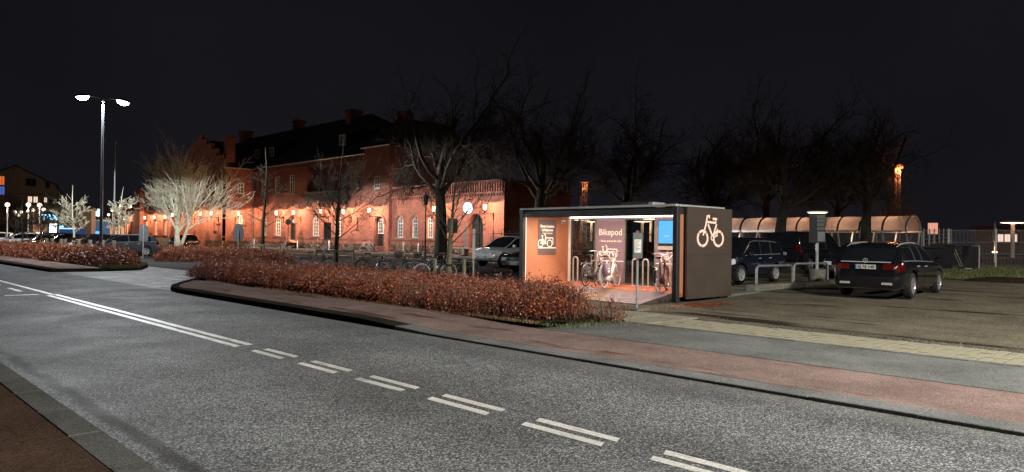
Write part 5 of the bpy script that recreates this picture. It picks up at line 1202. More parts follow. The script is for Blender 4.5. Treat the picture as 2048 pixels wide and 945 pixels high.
# ================================================================ bare trees
def grow(seed, height, r0, style):
    """returns trunk and crown meshes; every branch is a tapering tube that bends, forks and thins out"""
    rn = random.Random(seed); tr = MB(); cr = MB(); S_ = style; cnt = [0]
    def perp(d):
        a = Vector((rn.gauss(0,1), rn.gauss(0,1), rn.gauss(0,1))); a -= d*a.dot(d); return a.normalized()
    def branch(mb, p, d, L, r, depth, side=None):
        cnt[0] += 1
        nseg = 5 if depth <= 1 else (4 if depth == 2 else 3); pts = [p.copy()]; rad = [r]; q = p.copy(); dd = d.normalized()
        for i in range(nseg):
            dd = (dd + perp(dd)*(S_['wob']*(1+.3*depth) if depth else .05) + Vector((0,0,1))*S_['up'][min(depth, len(S_['up'])-1)]).normalized()
            q = q + dd*(L/nseg); pts.append(q.copy()); rad.append(max(S_['rmin'], r*(1-(1-S_['taper'])*(i+1)/nseg)))
        sides = 8 if depth == 0 else (6 if depth == 1 else (4 if depth == 2 else 3))
        mb.tube(pts, rad, sides, cap=(depth == 0))
        if depth >= S_['depth'] or cnt[0] > S_['cap']: return
        nk = S_['kids'][min(depth, len(S_['kids'])-1)]; s0 = S_['start'][min(depth, len(S_['start'])-1)]
        for k in range(nk):
            f = s0+(1-s0)*(k+rn.random()*.8)/nk; x = f*nseg; i = min(int(x), nseg-1); b = pts[i].lerp(pts[i+1], x-i)
            ax = (pts[i+1]-pts[i]).normalized(); ang = R(rn.gauss(S_['ang'][min(depth, len(S_['ang'])-1)], 9)); pe = perp(ax)
            if depth == 0:
                az = k*2.4+rn.uniform(-.5,.5); pe = Vector((math.cos(az), math.sin(az), 0)); pe = (pe-ax*pe.dot(ax)).normalized()
            nd = ax*math.cos(ang)+pe*math.sin(ang)
            rr = (rad[i]+(rad[i+1]-rad[i])*(x-i))*S_['rk']*(rn.uniform(.8,1.05)); LL = L*S_['lk'][min(depth, len(S_['lk'])-1)]*rn.uniform(.65,1.2)*(1-.45*(f-s0)/(1-s0+1e-6)*S_.get('cone',0))
            branch(cr, b, nd, LL, max(S_['rmin'], min(rr, rad[i])), depth+1)
        if depth > 0 or S_.get('leader', True): branch(cr, q, dd, L*S_['cont'], rad[-1], depth+1)
    for (off, dr, LL, rr) in S_['stems'](height, r0): branch(tr, Vector(off), Vector(dr), LL, rr, 0)
    return tr, cr
VASE = dict(wob=.09, up=(.03,.06,.045,.04), rmin=.012, taper=.5, depth=5, cap=7500, kids=(7,6,4,3,3), start=(.45,.2,.15,.15), ang=(36,29,28,28,28), rk=.60, lk=(.72,.66,.62,.60,.55), cont=.72, stems=lambda h, r: [((0,0,0),(.05,0,1),h*.28,r),((.1,-.25,.1),(.25,-.45,1),h*.34,r*.6)])
SPREAD = dict(wob=.15, up=(.0,.10,.05,.02,.0), rmin=.006, taper=.6, depth=6, cap=16000, kids=(5,5,5,4,4,3), start=(.72,.3,.15,.1), ang=(46,42,44,42,42), rk=.54, lk=(.78,.64,.58,.56,.55), cont=.72, stems=lambda h, r: [((0,0,0),(.04,.02,1),h*.36,r)])
YOUNG = dict(wob=.05, up=(.05,.05,.04), rmin=.0075, taper=.35, depth=4, cap=1500, kids=(15,6,3,2), start=(.36,.2,.2), ang=(62,38,34), rk=.30, lk=(.30,.6,.55), cont=.25, cone=1, stems=lambda h, r: [((0,0,0),(0,0,1),h*.80,r)])
WHIP = dict(wob=.06, up=(.03,.09,.06,.03), rmin=.0035, taper=.3, depth=4, cap=2600, kids=(15,6,4,3), start=(.42,.25,.2,.2), ang=(50,30,28,28), rk=.34, lk=(.52,.50,.5,.5), cont=.45, cone=.6, stems=lambda h, r: [((0,0,0),(.02,0,1),h*.62,r)])
PLANE = dict(YOUNG, kids=(13,7,5,3), ang=(58,45,40), lk=(.36,.55,.5), rmin=.014, depth=4, cap=2500)
def tree(label, x, y, height, r0, style, seed, bark, z=None, rot=0, group=None, lean=(0,0), name='bare_tree', twig=None, cat='tree', meshes=None, scale=1):
    t = thing(name, label, cat, (x, y, gz(x)-.02 if z is None else z), rot, group); t.rotation_euler = (lean[0], lean[1], rot); t.scale = (scale,)*3
    if meshes is None:
        tr, cr = grow(seed, height, r0, style); meshes = (tr.mesh('trunk'), cr.mesh('crown'))
    a = link('trunk', meshes[0], bark, t, 'all'); b = link('crown', meshes[1], twig or bark, t, 'all')
    for o, m in ((a, bark), (b, twig or bark)): o.material_slots[0].link = 'OBJECT'; o.material_slots[0].material = m
    return meshes
tree('wide pale tree lit from the road, forking low in front of the station', 24.1, 68.5, 12.6, .28, VASE, 5, A['bark_pale'])
ma = tree('big dark tree with a thick trunk behind the young tree by the hedge', 25.6, 32.4, 13.5, .40, SPREAD, 11, A['bark_dark'], lean=(0,R(1)), twig=A['bark_mid'])
mb_ = tree('big dark tree forking low above the left end of the shelter', 31.6, 31.0, 13.0, .37, SPREAD, 23, A['bark_dark'], twig=A['bark_mid'])
mc_ = tree('leaning dark tree behind the people carrier', 36.2, 18.0, 10.5, .36, SPREAD, 37, A['bark_dark'], lean=(0,R(9)), twig=A['bark_mid'])
G_ = 'dark bare trees beyond the parked cars'
tree('dark tree with an upright trunk in front of the barrel roofed canopy', 41.2, 15.5, 10, .36, SPREAD, 11, A['bark_dark'], rot=2.0, group=G_, twig=A['bark_mid'], meshes=ma, scale=.82)
tree('dim tree behind the middle of the shelter roof', 38.2, 29.1, 10, .36, SPREAD, 11, A['bark_dark'], rot=4.0, group=G_, twig=A['bark_mid'], meshes=mb_, scale=.92)
tree('dim tree over the right end of the shelter roof', 42.0, 25.6, 10, .36, SPREAD, 11, A['bark_dark'], rot=1.0, group=G_, twig=A['bark_mid'], meshes=mc_, scale=.95)
tree('dim tree just left of the leaning one', 60.0, 31.0, 10, .36, SPREAD, 11, A['bark_dark'], rot=3.1, group=G_, twig=A['bark_mid'], meshes=ma, scale=1.1)
tree('farthest dim tree behind the canopy, between leaning and upright tree', 58.0, 24.2, 10, .36, SPREAD, 11, A['bark_dark'], rot=5.2, group=G_, twig=A['bark_mid'], meshes=mb_, scale=.9)
mr = tree('small reddish tree lit by platform lamps left of the mesh fence', 58.5, 19.6, 7.5, .16, dict(VASE, cap=2600, rmin=.011), 41, A['bark_red'], name='bare_tree')
tree('small reddish tree glowing behind the canopy, left of the upright tree', 60.0, 27.5, 7, .16, None, 41, A['bark_red'], rot=2.2, meshes=mr, scale=.85)
my = tree('young staked tree with fine upright twigs in the hedge beside the shelter', 15.15, 18.75, 5.2, .105, WHIP, 3, A['bark_green'], twig=A['bark_mid'])
tree('slim dark staked tree in front of the tall arched station windows', 21.6, 46.0, 7.4, .14, YOUNG, 8, A['bark_dark'])
tree('slim dark tree with a tangle of twigs beside the green sign', 19.1, 32.6, 7.6, .14, dict(WHIP, kids=(20,7,5,3), cap=4200, rmin=.006, start=(.32,.2,.2,.2), ang=(62,38,34,30), lk=(.42,.55,.5,.5)), 19, A['bark_dark'], twig=A['bark_mid'])
mp = tree('small pollarded tree with a greenish lit trunk in the car row', 15.2, 65.0, 5.4, .10, PLANE, 29, A['bark_pale'])
tree('small white lit tree right behind the tall street lamp', 18.4, 65.6, 5.6, .10, None, 29, A['bark_pale'], rot=1.9, meshes=mp, scale=1.02)
tree('small dim tree just left of the lit advertising pylon', 16.2, 75.5, 5.4, .10, None, 29, A['bark_dark'], rot=3.5, meshes=mp, scale=1.15)
GL = 'thin dark trees in the left hedge'
tree('thin dark tree in front of the white car', 12.4, 68.5, 4.5, .08, None, 29, A['bark_dark'], rot=.5, meshes=mp, scale=.8, group=GL)
tree('thin dark tree between the white and the black cars', 13.6, 68.2, 4.5, .08, None, 29, A['bark_dark'], rot=4.5, meshes=mp, scale=.82, group=GL)
# stakes round the young trees
def stakes(label, x, y, pts, h, rail=True):
    t = thing('tree_guard', label, 'tree guard', (x, y, gz(x)), 0)
    for (dx, dy) in pts:
        m = MB(); m.tube([(dx,dy,-.05),(dx,dy,h-.03),(dx,dy,h)], [.055,.055,.04], 8); m.build('stake', A['post'], t, True)
    if rail:
        for a, b in zip(pts, pts[1:]):
            m = MB(); d = (Vector(b)-Vector(a)); L = d.length; M = Matrix.Translation((a[0],a[1],h-.13)) @ Matrix.Rotation(math.atan2(d.y,d.x), 4, 'Z'); m.bbox(0,-.07,0,L,-.03,.09,.006,M); m.build('rail', A['post'], t)
    m = MB(); m.torus((0,0,h-.2), .14, .02, Matrix.Rotation(PI/2,4,'X'), 14, 5)
    for (dx, dy) in pts: m.tube([(0,0,h-.2),(dx*.9,dy*.9,h-.14)], .014, 4)
    m.build('tie', A['blackplastic'], t)
stakes('two pale round stakes tied to the young tree in the hedge', 15.15, 18.75, [(-.30,.34),(.42,-.28)], .98, False)
stakes('three stakes joined by rails round the slim tree near the round signs', 21.6, 46.0, [(-.75,.55),(-.1,-.25),(.85,-.75)], 1.05)
stakes('stakes with a top rail round the slim tree by the bicycle rack', 19.1, 32.6, [(-.8,.45),(-.2,-.25),(.75,-.45)], 1.0)
# ================================================================ hedges of dry red-brown leaves
hg = np.random.default_rng(12)
def in_poly(P, poly):
    x, y = P[:,0], P[:,1]; inside = np.zeros(len(P), bool); j = len(poly)-1
    for i in range(len(poly)):
        xi, yi = poly[i]; xj, yj = poly[j]
        c = ((yi > y) != (yj > y)) & (x < (xj-xi)*(y-yi)/(yj-yi+1e-12)+xi); inside ^= c; j = i
    return inside
def edge_dist(P, poly):
    d = np.full(len(P), 9.)
    for i in range(len(poly)):
        a = np.array(poly[i]); b = np.array(poly[(i+1)%len(poly)]); ab = b-a; t = np.clip(((P-a)@ab)/(ab@ab), 0, 1); d = np.minimum(d, np.linalg.norm(P-(a+t[:,None]*ab), axis=1))
    return d
def bumps(P, s, seed):
    r = np.random.default_rng(seed); o = np.zeros(len(P))
    for _ in range(7):
        k = r.normal(0, s, 2); o += np.sin(P@k+r.uniform(0,6.28))
    return o/7
def hedge(label, poly, h, n_leaf, n_twig, z0, seed, leaf=.028):
    t = thing('hedge', label, 'hedge', (poly[0][0], poly[0][1], z0)); base = np.array([poly[0][0], poly[0][1], z0])
    lo, hi = np.min(poly, axis=0), np.max(poly, axis=0)
    def top(P): 
        e = edge_dist(P, poly); return h*(1+.45*np.clip((13.5-P[:,1])/3.5, 0, 1))*np.clip((e/.55), 0, 1)**.45*(1+.16*bumps(P, 1.1, seed)+.10*bumps(P, 4, seed+1))
    def pts(n):
        out = []; m = 0
        while m < n:
            P = hg.uniform(lo, hi, (n,2)); P = P[in_poly(P, poly)]
            e = edge_dist(P, poly); keep = hg.random(len(P)) < np.where(e < .7, 1.0, .45); P = P[keep]; out.append(P); m += len(P)
        return np.concatenate(out)[:n]
    # twigs: thin two-segment stems fanning out of the ground
    P = pts(n_twig); H = top(P)*hg.uniform(.75, 1.18, n_twig)+.05; H = np.where(hg.random(n_twig) < .09, H*1.3, H); lean = hg.normal(0, .18, (n_twig,2)); e = edge_dist(P, poly)
    V = []
    root = np.c_[P, np.zeros(n_twig)]; tip = np.c_[P+lean*H[:,None]*1.2, H]; mid = (root+tip)/2+np.c_[hg.normal(0,.03,(n_twig,2)), np.zeros(n_twig)]
    a = hg.uniform(0, PI, n_twig); w = .0052; dx = np.c_[np.cos(a)*w, np.sin(a)*w, np.zeros(n_twig)]
    Q = np.empty((n_twig*2,4,3)); Q[:n_twig,0] = root-dx; Q[:n_twig,1] = root+dx; Q[:n_twig,2] = mid+dx*.8; Q[:n_twig,3] = mid-dx*.8
    Q[n_twig:,0] = mid-dx*.8; Q[n_twig:,1] = mid+dx*.8; Q[n_twig:,2] = tip+dx*.35; Q[n_twig:,3] = tip-dx*.35
    link('twigs', tri_mesh('twigs', Q-base+np.array([0,0,z0])), A['twig'], t)
    # leaves: along the stems, thick at the outside, few near the foot
    wgt = np.clip(.55+1.5*bumps(P, 2.2, seed+5)+.8*bumps(P, 7, seed+6), .06, 1.6); k = hg.choice(n_twig, n_leaf, p=wgt/wgt.sum()); f = hg.beta(2.0, 1.35, n_leaf)
    C = root[k]*(1-f)[:,None]+tip[k]*f[:,None]; C += hg.normal(0, .045, (n_leaf,3)); C[:,2] = np.abs(C[:,2])+.02
    n = hg.normal(0,1,(n_leaf,3)); n /= np.linalg.norm(n,axis=1)[:,None]; u = np.cross(n, hg.normal(0,1,(n_leaf,3))); u /= np.linalg.norm(u,axis=1)[:,None]; v = np.cross(n,u)
    s = leaf*hg.uniform(.45,1.7,n_leaf)[:,None]; L = np.empty((n_leaf,4,3))
    L[:,0] = C-u*s; L[:,1] = C-v*s*.5+n*s*.12; L[:,2] = C+u*s; L[:,3] = C+v*s*.5+n*s*.12
    link('leaves', tri_mesh('leaves', L-base+np.array([0,0,z0])), A['leaf'], t)
    return t
hedge('long red-brown hedge in front of the bicycle rack and shelter', [(10.2,28.2),(9.95,24),(9.85,19),(9.72,14),(9.72,11.2),(10.1,10.0),(10.8,9.45),(11.6,9.5),(12.1,10.6),(12.9,12.5),(13.3,14.5),(13.9,20),(14.2,26),(13.3,29.2),(11.6,29.8)], .43, 260000, 12000, .09, 1, .020)
hedge('red-brown hedge round the foot of the tall street lamp', [(9.9,36.9),(11.1,37.1),(12.2,39.8),(13.1,43),(14.3,50),(14.3,62),(14.0,80),(9.4,80),(9.3,60),(9.4,48)], .64, 80000, 6500, .10, 2, .040)
hedge('low red-brown hedge under the pale lit tree', [(15.2,47.0),(19.2,39.0),(20.8,40.0),(21.4,47),(22.6,56),(21.6,60.5),(19.3,57),(17.0,51)], .66, 42000, 3600, .03, 3, .036)
# a straggly end plant by the slabs
hedge('small leafless straggly bush at the corner of the slab paving', [(11.1,9.0),(11.4,8.75),(11.75,8.9),(11.7,9.4),(11.2,9.4)], .42, 240, 130, .06, 4, .022)
def bearing(x, y): return (x*.7218-y*.6921)/(x*.6921+y*.7218)
# ================================================================ street furniture, fences, platform, plaza, far buildings
WHITE = (1.0,.965,.89)
def street_lamp(label, x, y, h=9.3, power=1.0, z0=0, col=WHITE, wing=-1.9, cone=158, blend=.35):
    t = thing('street_lamp', label, 'street lamp', (x, y, z0), 0, 'double street lamps along the road')
    m = MB(); m.tube([(0,0,0),(0,0,1.1),(0,0,1.15)], [.11,.11,.085], 12); m.tube([(0,0,1.15),(0,0,h-.35)], [.085,.055], 12); m.build('post', A['lampgrey'], t, True)
    m = MB(); m.tube([(0,0,h-.5),(0,0,h+.0)], .045, 8)
    for s in (1,-1): m.tube([(0,0,h-.05),(.35*s,0,h+.10),(.8*s,0,h+.10)], [.03,.025,.025], 8)
    m.build('arm', A['lampgrey'], t, True)
    for s in (1,-1):
        M = Matrix.Translation((1.05*s,0,h+.04)) @ Matrix.Rotation(R(10)*s, 4, 'Y')
        m = MB(); m.lathe([(.0,.16),(.12,.14),(.22,.06),(.25,0),(.25,-.02),(.0,-.02)], 18, M @ Matrix.Diagonal((1.45,.9,1,1))); hd = m.build('lamp_head', A['lampgrey'], t, True)
        m = MB(); m.lathe([(.24,-.022),(.20,-.14),(.10,-.21),(0,-.22)], 18, M @ Matrix.Diagonal((1.4,.88,1,1))); m.build('lamp_glass', glow('street_lamp_glass', (1.0,.93,.78), 26, thin=.92), hd, True)
        lamp('street_light', 'SPOT', t, (1.05*s,0,h-.06), POWER['street']*power, col, .12, spot=R(cone), direction=(0,0,-1), wing=wing, blend=blend)
    return t
street_lamp('tall double armed street lamp rising from the left hedge', 12.2, 46.6, power=.66, col=(.90,.955,1.0), wing=-1.3, cone=168, blend=.05)
street_lamp('tall double armed street lamp further along the road by the paths', 10.2, -6.5, power=1.9, wing=-.4, cone=174)
street_lamp('tall double armed street lamp at the far side of the gravel lot', 38.0, -8.5, power=.55, wing=-.4, cone=170, z0=gz(38))
# small bollards in the left hedge
BOL = [(13.5,61.5),(13.7,61.3),(13.6,57.2),(13.65,54.6),(13.8,52.3),(13.85,50.1),(13.6,66.5),(13.5,71.5),(13.5,64.2)]
for x, y in ((13.5,61.5),(13.7,61.3),(13.6,57.2),(13.65,54.6),(13.8,52.3),(13.85,50.1),(13.6,66.5),(13.5,71.5),(13.5,64.2)):
    bi = sorted(BOL, key=lambda p: bearing(*p)).index((x, y)); t = thing('wooden_bollard', 'short square wooden post in the left hedge, '+('leftmost','second from the left','third from the left','fourth from the left','fifth from the left','fourth from the right','third from the right','second from the right','rightmost')[bi], 'bollard', (x,y,.1), .3, 'wooden posts in the left hedge')
    m = MB(); m.bbox(-.09,-.09,0,.09,.09,1.12,.02); m.build('post', A['post'], t)
def post_sign(label, x, y, h, plate, rot, mat, r=.03, front=None, pm=None):
    t = thing('road_sign', label, 'sign', (x,y,gz(x)), rot); m = MB(); m.tube([(0,0,0),(0,0,h)], r, 8); m.build('post', pm or A['steel'], t, True)
    w, hh, zc, shape = plate; mb = MB()
    if shape == 'oval': pts = [(w/2*math.cos(a)*(1 if True else 0), hh/2*math.sin(a)) for a in [2*PI*i/24 for i in range(24)]]
    elif shape == 'round_top': pts = [(-w/2,-hh/2),(w/2,-hh/2)]+[(w/2*math.cos(PI*i/10), hh/2-w/2+w/2*math.sin(PI*i/10)) for i in range(11)]
    else: pts = [(-w/2,-hh/2),(w/2,-hh/2),(w/2,hh/2),(-w/2,hh/2)]
    mb.prism(pts, (0,-r-.012,zc), (1,0,0), (0,0,1), (0,-.012,0)); p = mb.build('plate', mat, t)
    mb = MB(); mb.prism([(a*.94,b*.96) for a, b in pts], (0,-r-.005,zc), (1,0,0), (0,0,1), (0,.006,0)); mb.bbox(-w*.3,-r-.01,zc-.2*hh,w*.3,-r+.01,zc-.2*hh+.03,.003); mb.bbox(-w*.3,-r-.01,zc+.2*hh,w*.3,-r+.01,zc+.2*hh+.03,.003); mb.build('bracket', A['dullsteel'], p)
    return t
post_sign('grey round topped sign seen from behind beside the grey estate', 16.6, 53.5, 2.3, (.62,1.15,1.75,'round_top'), R(137), A['signback'])
post_sign('oval grey sign back on a post in front of the station', 20.6, 47.5, 1.95, (.68,1.25,1.75,'oval'), R(150), A['signback'])
post_sign('dark narrow sign on a pale post beside the slim tree', 21.5, 37.6, 2.2, (.42,.98,1.9,'rect'), R(165), A['greensign'])
post_sign('green rectangular sign back on a thin post beside the thick trunk', 27.2, 33.4, 2.45, (.62,.85,2.2,'rect'), R(130), A['greensign'])
post_sign('pale flat post with a small red clip left of the shelter', 17.2, 19.9, 2.0, (.10,1.05,1.45,'rect'), R(-40), A['alu'])
t = thing('no_entry_sign', 'small dark round sign on a thin post beside the station steps', 'sign', (33.2,65.4,gz(33)+.09), R(-45)); m = MB(); m.tube([(0,0,0),(0,0,2.9)], .035, 8); m.build('post', A['iron'], t); m = MB(); m.lathe([(0,-.01),(.28,-.01),(.28,.01),(0,.01)], 20, Matrix.Rotation(PI/2,4,'X'), (0,-.05,2.6)); m.build('disc', A['iron'], t)
# old lantern post in front of the low wing
t = thing('lantern_post', 'thin black post with an unlit lantern in front of the low wing', 'lamp post', (27.6,36.5,gz(27.6))); m = MB(); m.tube([(0,0,0),(0,0,.8),(0,0,3.5)], [.07,.05,.035], 8); m.build('post', A['iron'], t, True)
m = MB(); m.lathe([(0,3.5),(.13,3.55),(.19,3.95),(.0,3.95)], 6); ln = m.build('lantern_glass', A['glassdark'], t); m = MB(); m.lathe([(.24,3.95),(.2,4.02),(.05,4.15),(.03,4.25),(0,4.28)], 12); m.lathe([(0,3.46),(.1,3.47),(.14,3.55)], 6); m.build('lantern_cap', A['iron'], ln)
# flagpole
t = thing('flagpole', 'tall bare grey flagpole behind the street lamp', 'flagpole', (18.2,65.9,0)); m = MB(); m.tube([(0,0,0),(0,0,9.0)], [.09,.045], 10); m.build('pole', A['dullsteel'], t, True); m = MB(); m.lathe([(0,9.0),(.07,9.04),(.07,9.1),(0,9.16)], 10); m.build('finial', A['alu'], t)
# bicycle rack: low hoops on ground rails, in front of the hedge back
def rack(label, x0, y0, dx, dy, n):
    t = thing('bike_rack', label, 'bike rack', (x0,y0,gz(x0)), 0); L = math.hypot(dx,dy); u = Vector((dx/L,dy/L,0)); nrm = Vector((-u.y,u.x,0))
    for s in (-.22,.22): m = MB(); m.tube([nrm*s+Vector((0,0,.03)), u*L+nrm*s+Vector((0,0,.03))], .02, 6); m.build('ground_rail', A['steel'], t)
    for i in range(n):
        p = u*(L*(i+.5)/n); m = MB(); m.tube([p-nrm*.22+Vector((0,0,.03))]+[p+nrm*(-.26*math.cos(PI*k/8))+Vector((0,0,.22+.26*math.sin(PI*k/8))) for k in range(9)]+[p+nrm*.22+Vector((0,0,.03))], .013, 5); m.build('hoop', A['steel'], t)
    return t
rack('long steel cycle rack of low hoops between hedge and square', 17.4, 31.6, 3.2, -7.0, 14)
rack('low steel cycle rack along the station wall by the steps', 34.9, 72.2, 0, 6.0, 10)
GR = 'bicycles in the rack behind the hedge'
BR = [(16.6,30.0,-35,'black city bicycle with a grey saddle, left end of the rack',dict(basket=False, saddle=A['signback'], paint=A['bikeblack'])),
 (17.9,27.3,-52,'black high frame bicycle with a black saddle in the rack',dict(high=True)),
 (17.6,25.2,-20,'dark bicycle with a pale saddle next to the baskets',dict(saddle=A['alu'], paint=A['bikegreen'])),
 (18.2,25.0,150,'bicycle with a wicker front basket in the middle of the rack',dict(basket=True, paint=A['bikegrey'])),
 (18.6,24.2,146,'bicycle with a dark basket right of the first basket',dict(basket=True)),
 (18.5,22.8,-30,'dark bicycle with a red-brown saddle near the young tree',dict(saddle=A['brownsaddle'])),
 (17.6,22.6,-25,'black bicycle with cream tyres next to the young tree',dict(high=True, paint=A['bikeblack'], tyre=A['cream_tyre'])),
 (19.0,23.0,160,'black bicycle pushed between the others near the young tree',dict(high=True))]
for x, y, r, lb, kw in BR: bike(lb, x, y, R(r), lean=R(random.Random(int(x*100)).uniform(-5,5)), group=GR, **kw)
GW = 'bicycles along the station wall'
zP = gz(35)+.094
for x, y, r, lb, kw in [(34.9,78.2,85,'bicycle with pale tyres left of the gutter pipe',dict(tyre=A['cream_tyre'])),(34.8,76.2,95,'bicycle with pale tyres under the arched window by the pipe',dict(tyre=A['cream_tyre'])),(35.0,74.8,88,'dark bicycle behind the slim staked tree',dict(basket=True)),
   (34.4,61.3,-80,'bicycle with a front basket under the second arched window',dict(basket=True)),(33.9,52.9,-78,'pale sporty bicycle leaning below the tower bay door',dict(high=True, paint=A['bikewhite'], rack=False))]:
    bike(lb, x, y, R(r), z=zP, group=GW, lean=R(3), **kw)
# cargo bicycle by the steps
t = bike('cargo bicycle with an orange cover by the station steps', 34.0, 67.0, R(-85), z=zP, paint=A['bikeblack'])
m = MB(); m.prism([(.25,.28),(.95,.30),(1.15,.60),(.30,.60)], (0,-.28,0), (1,0,0), (0,0,1), (0,.56,0)); m.build('cargo_box', A['iron'], t)
m = MB(); m.prism([(.28,.605),(1.17,.605),(.75,.80),(.55,.86),(.34,.74)], (0,-.30,0), (1,0,0), (0,0,1), (0,.60,0)); m.build('box_cover', plain('orange_cover', (.55,.14,.03), .6), t)
# bollards and hand rail in front of the wall
for y, h in ((73.6,.95),(64.3,.85),(58.5,.95),(47.2,.9),(45.3,.85)):
    t = thing('steel_bollard', 'slim pale steel bollard on the pavement, '+{73.6:'left of the steps',64.3:'below the first arched window from the steps',58.5:'below the slit window',47.2:'before the hand rail',45.3:'rightmost, at the end of the hand rail'}[y], 'bollard', (33.6,y,gz(33.6)+.09), 0, 'steel bollards on the station pavement'); m = MB(); m.lathe([(0,0),(.06,0),(.06,h-.03),(.045,h),(0,h)], 12); m.build('post', A['alu'], t, True)
t = thing('hand_rail', 'thin dark rail below the three low wing windows', 'railing', (35.4,45.6,zP)); m = MB(); m.tube([(0,0,.95),(0,6.2,.95)], .022, 6); m.build('top_bar', A['iron'], t)
for i in range(5): m = MB(); m.tube([(0,1.55*i,0),(0,1.55*i,.95)], .02, 6); m.build('upright', A['iron'], t)
t = thing('stone_bench', 'long stone ledge bench before the green double door', 'bench', (34.6,41.0,zP)); m = MB(); m.bbox(-.25,-3.2,.46,.25,3.4,.56,.02); m.build('seat', A['stone'], t)
for y in (-2.9,0,3.0): m = MB(); m.bbox(-.2,y-.15,0,.2,y+.15,.46,.02); m.build('leg', A['stone'], t)
# two barrier rails on a concrete footing
t = thing('barrier_rail', 'left one of two bent steel rails on the concrete strip', 'barrier', (22.55,11.9,gz(22.5)), 0, 'steel barrier rails'); 
def barrier(t, L):
    h = .78; m = MB(); c = .12; m.tube([(0,0,0),(0,0,h-c),(c*.3,0,h-c*.3),(c,0,h),(L-c,0,h),(L-c*.3,0,h-c*.3),(L,0,h-c),(L,0,0)], .045, 10); m.build('rail', A['dullsteel'], t, True)
    m = MB()
    for x in (0,L): m.lathe([(0,.0),(.09,.0),(.09,.02),(0,.02)], 10, None, (x,0,.16))
    m.build('collar', A['iron'], t)
barrier(t, 2.15); t.rotation_euler.z = R(-5)
t = thing('barrier_rail', 'right one of two bent steel rails on the concrete strip', 'barrier', (24.9,11.75,gz(24.9)), R(-5), 'steel barrier rails'); barrier(t, 2.3)
t = thing('concrete_strip', 'low concrete footing under the two steel rails', 'kerb block', (21.9,11.72,gz(22)), R(-4)); m = MB(); m.bbox(0,-.18,-.1,2.95,.22,.20,.03); m.bbox(2.96,-.18,-.1,5.7,.22,.20,.03); m.build('block', A['concrete'], t)
t = thing('edge_kerb', 'low rough kerb between the shelter and the rails', 'kerb block', (19.3,11.3,0), R(3)); m = MB(); m.bbox(0,-.12,-.1,1.35,.12,.11,.03); m.bbox(1.36,-.12,-.1,2.5,.12,.10,.03); m.build('block', A['concrete'], t)
# lit parking sign column in a concrete pot
t = thing('parking_column', 'dark sign column with a small light on top, set in a concrete pot', 'sign', (26.4,11.6,gz(26.4)), R(-48))
m = MB(); m.lathe([(0,0),(.26,0),(.31,.55),(.27,.55),(.25,.48),(0,.48)], 20); m.build('pot', A['concrete'], t, True); m = MB(); m.tube([(0,0,.4),(0,0,1.6)], .055, 8); m.build('post', A['steel'], t, True)
m = MB(); m.bbox(-.27,-.07,1.5,.27,.07,2.55,.015); pb = m.build('panel', A['iron'], t)
for k in range(4): m = MB(); m.bbox(-.05,-.085,1.95+.14*k,.24,-.071,2.07+.14*k,.004); m.build('sign_strip', A['blackplastic'], pb)
m = MB(); m.bbox(-.02,-.085,1.55,.25,-.071,1.9,.004); m.build('notice', A['lampgrey'], pb)
m = MB(); m.lathe([(0,2.66),(.36,2.64),(.38,2.62),(.36,2.60),(0,2.60)], 20); m.build('lamp_disc', A['dullsteel'], t); m = MB(); m.lathe([(0,2.598),(.34,2.598),(.3,2.57),(0,2.565)], 20); m.build('lamp_glass', glow('column_lamp', (1.0,.98,.70), 3), t)
# platform canopy with a barrel roof on ribs
def canopy():
    t = thing('platform_canopy', 'long barrel roofed platform canopy glowing orange behind the parked cars', 'canopy', (49,15.6,.55))
    Rr = 1.25; zc = 1.95
    def pt(a, y, r=Rr): return (r*math.cos(a), y, zc+r*.72*math.sin(a))
    Y1 = 13.6; n = 10
    for i in range(n):
        y0, y1 = Y1*i/n, Y1*(i+1)/n; m = MB(); m.grid(lambda u, v: pt(PI*v, y0+.04+(y1-y0-.08)*u), 1, 14); m.build('roof_sheet', A['canopy'], t, True)
        m = MB(); m.tube([pt(PI*k/14, y0, Rr+.03) for k in range(15)], .06, 6); m.build('rib', A['iron'], t, True)
        for s in (1,-1): m = MB(); m.tube([(s*.55,y0,0),(s*Rr,y0,zc)], .05, 6); m.build('leg', A['alu'], t, True)
    for s in (1,-1): m = MB(); m.bbox(s*Rr-.06,-.1,zc-.1,s*Rr+.06,Y1,zc+.0,.01); m.build('eaves_beam', A['alu'], t)
    m = MB(); m.tube([pt(PI*k/14, -.02, Rr+.03) for k in range(15)], .06, 6); m.build('end_arch', A['steel'], t, True)
    for i in range(0, n, 2):
        y = Y1*(i+1)/n; m = MB(); m.box(-.08,y-.6,zc+.48,.08,y+.6,zc+.53); m.build('strip_lamp', glow('canopy_lamp', (1.0,.62,.36), 3), t)
        lamp('canopy_light', 'POINT', t, (0,y,zc+.30), 85, (1.0,.56,.36), .15)
canopy()
t = thing('barrel_shelter_fence', 'dark chain link fence standing before the barrel roofed canopy', 'fence', (45.5,15.2,.55))
for i in range(6): m = MB(); m.tube([(0,2.5*i,0),(0,2.5*i,1.9)], .035, 6); m.build('post', A['dullsteel'], t)
m = MB(); y = 0
while y < 12.5:
    for s in (1,-1): m.tube([(0,y,.02),(0,y+1.8*s,1.85)], .006, 3, cap=False)
    y += .14
tag(m.build('mesh_wire', A['steel'], t), kind='stuff')
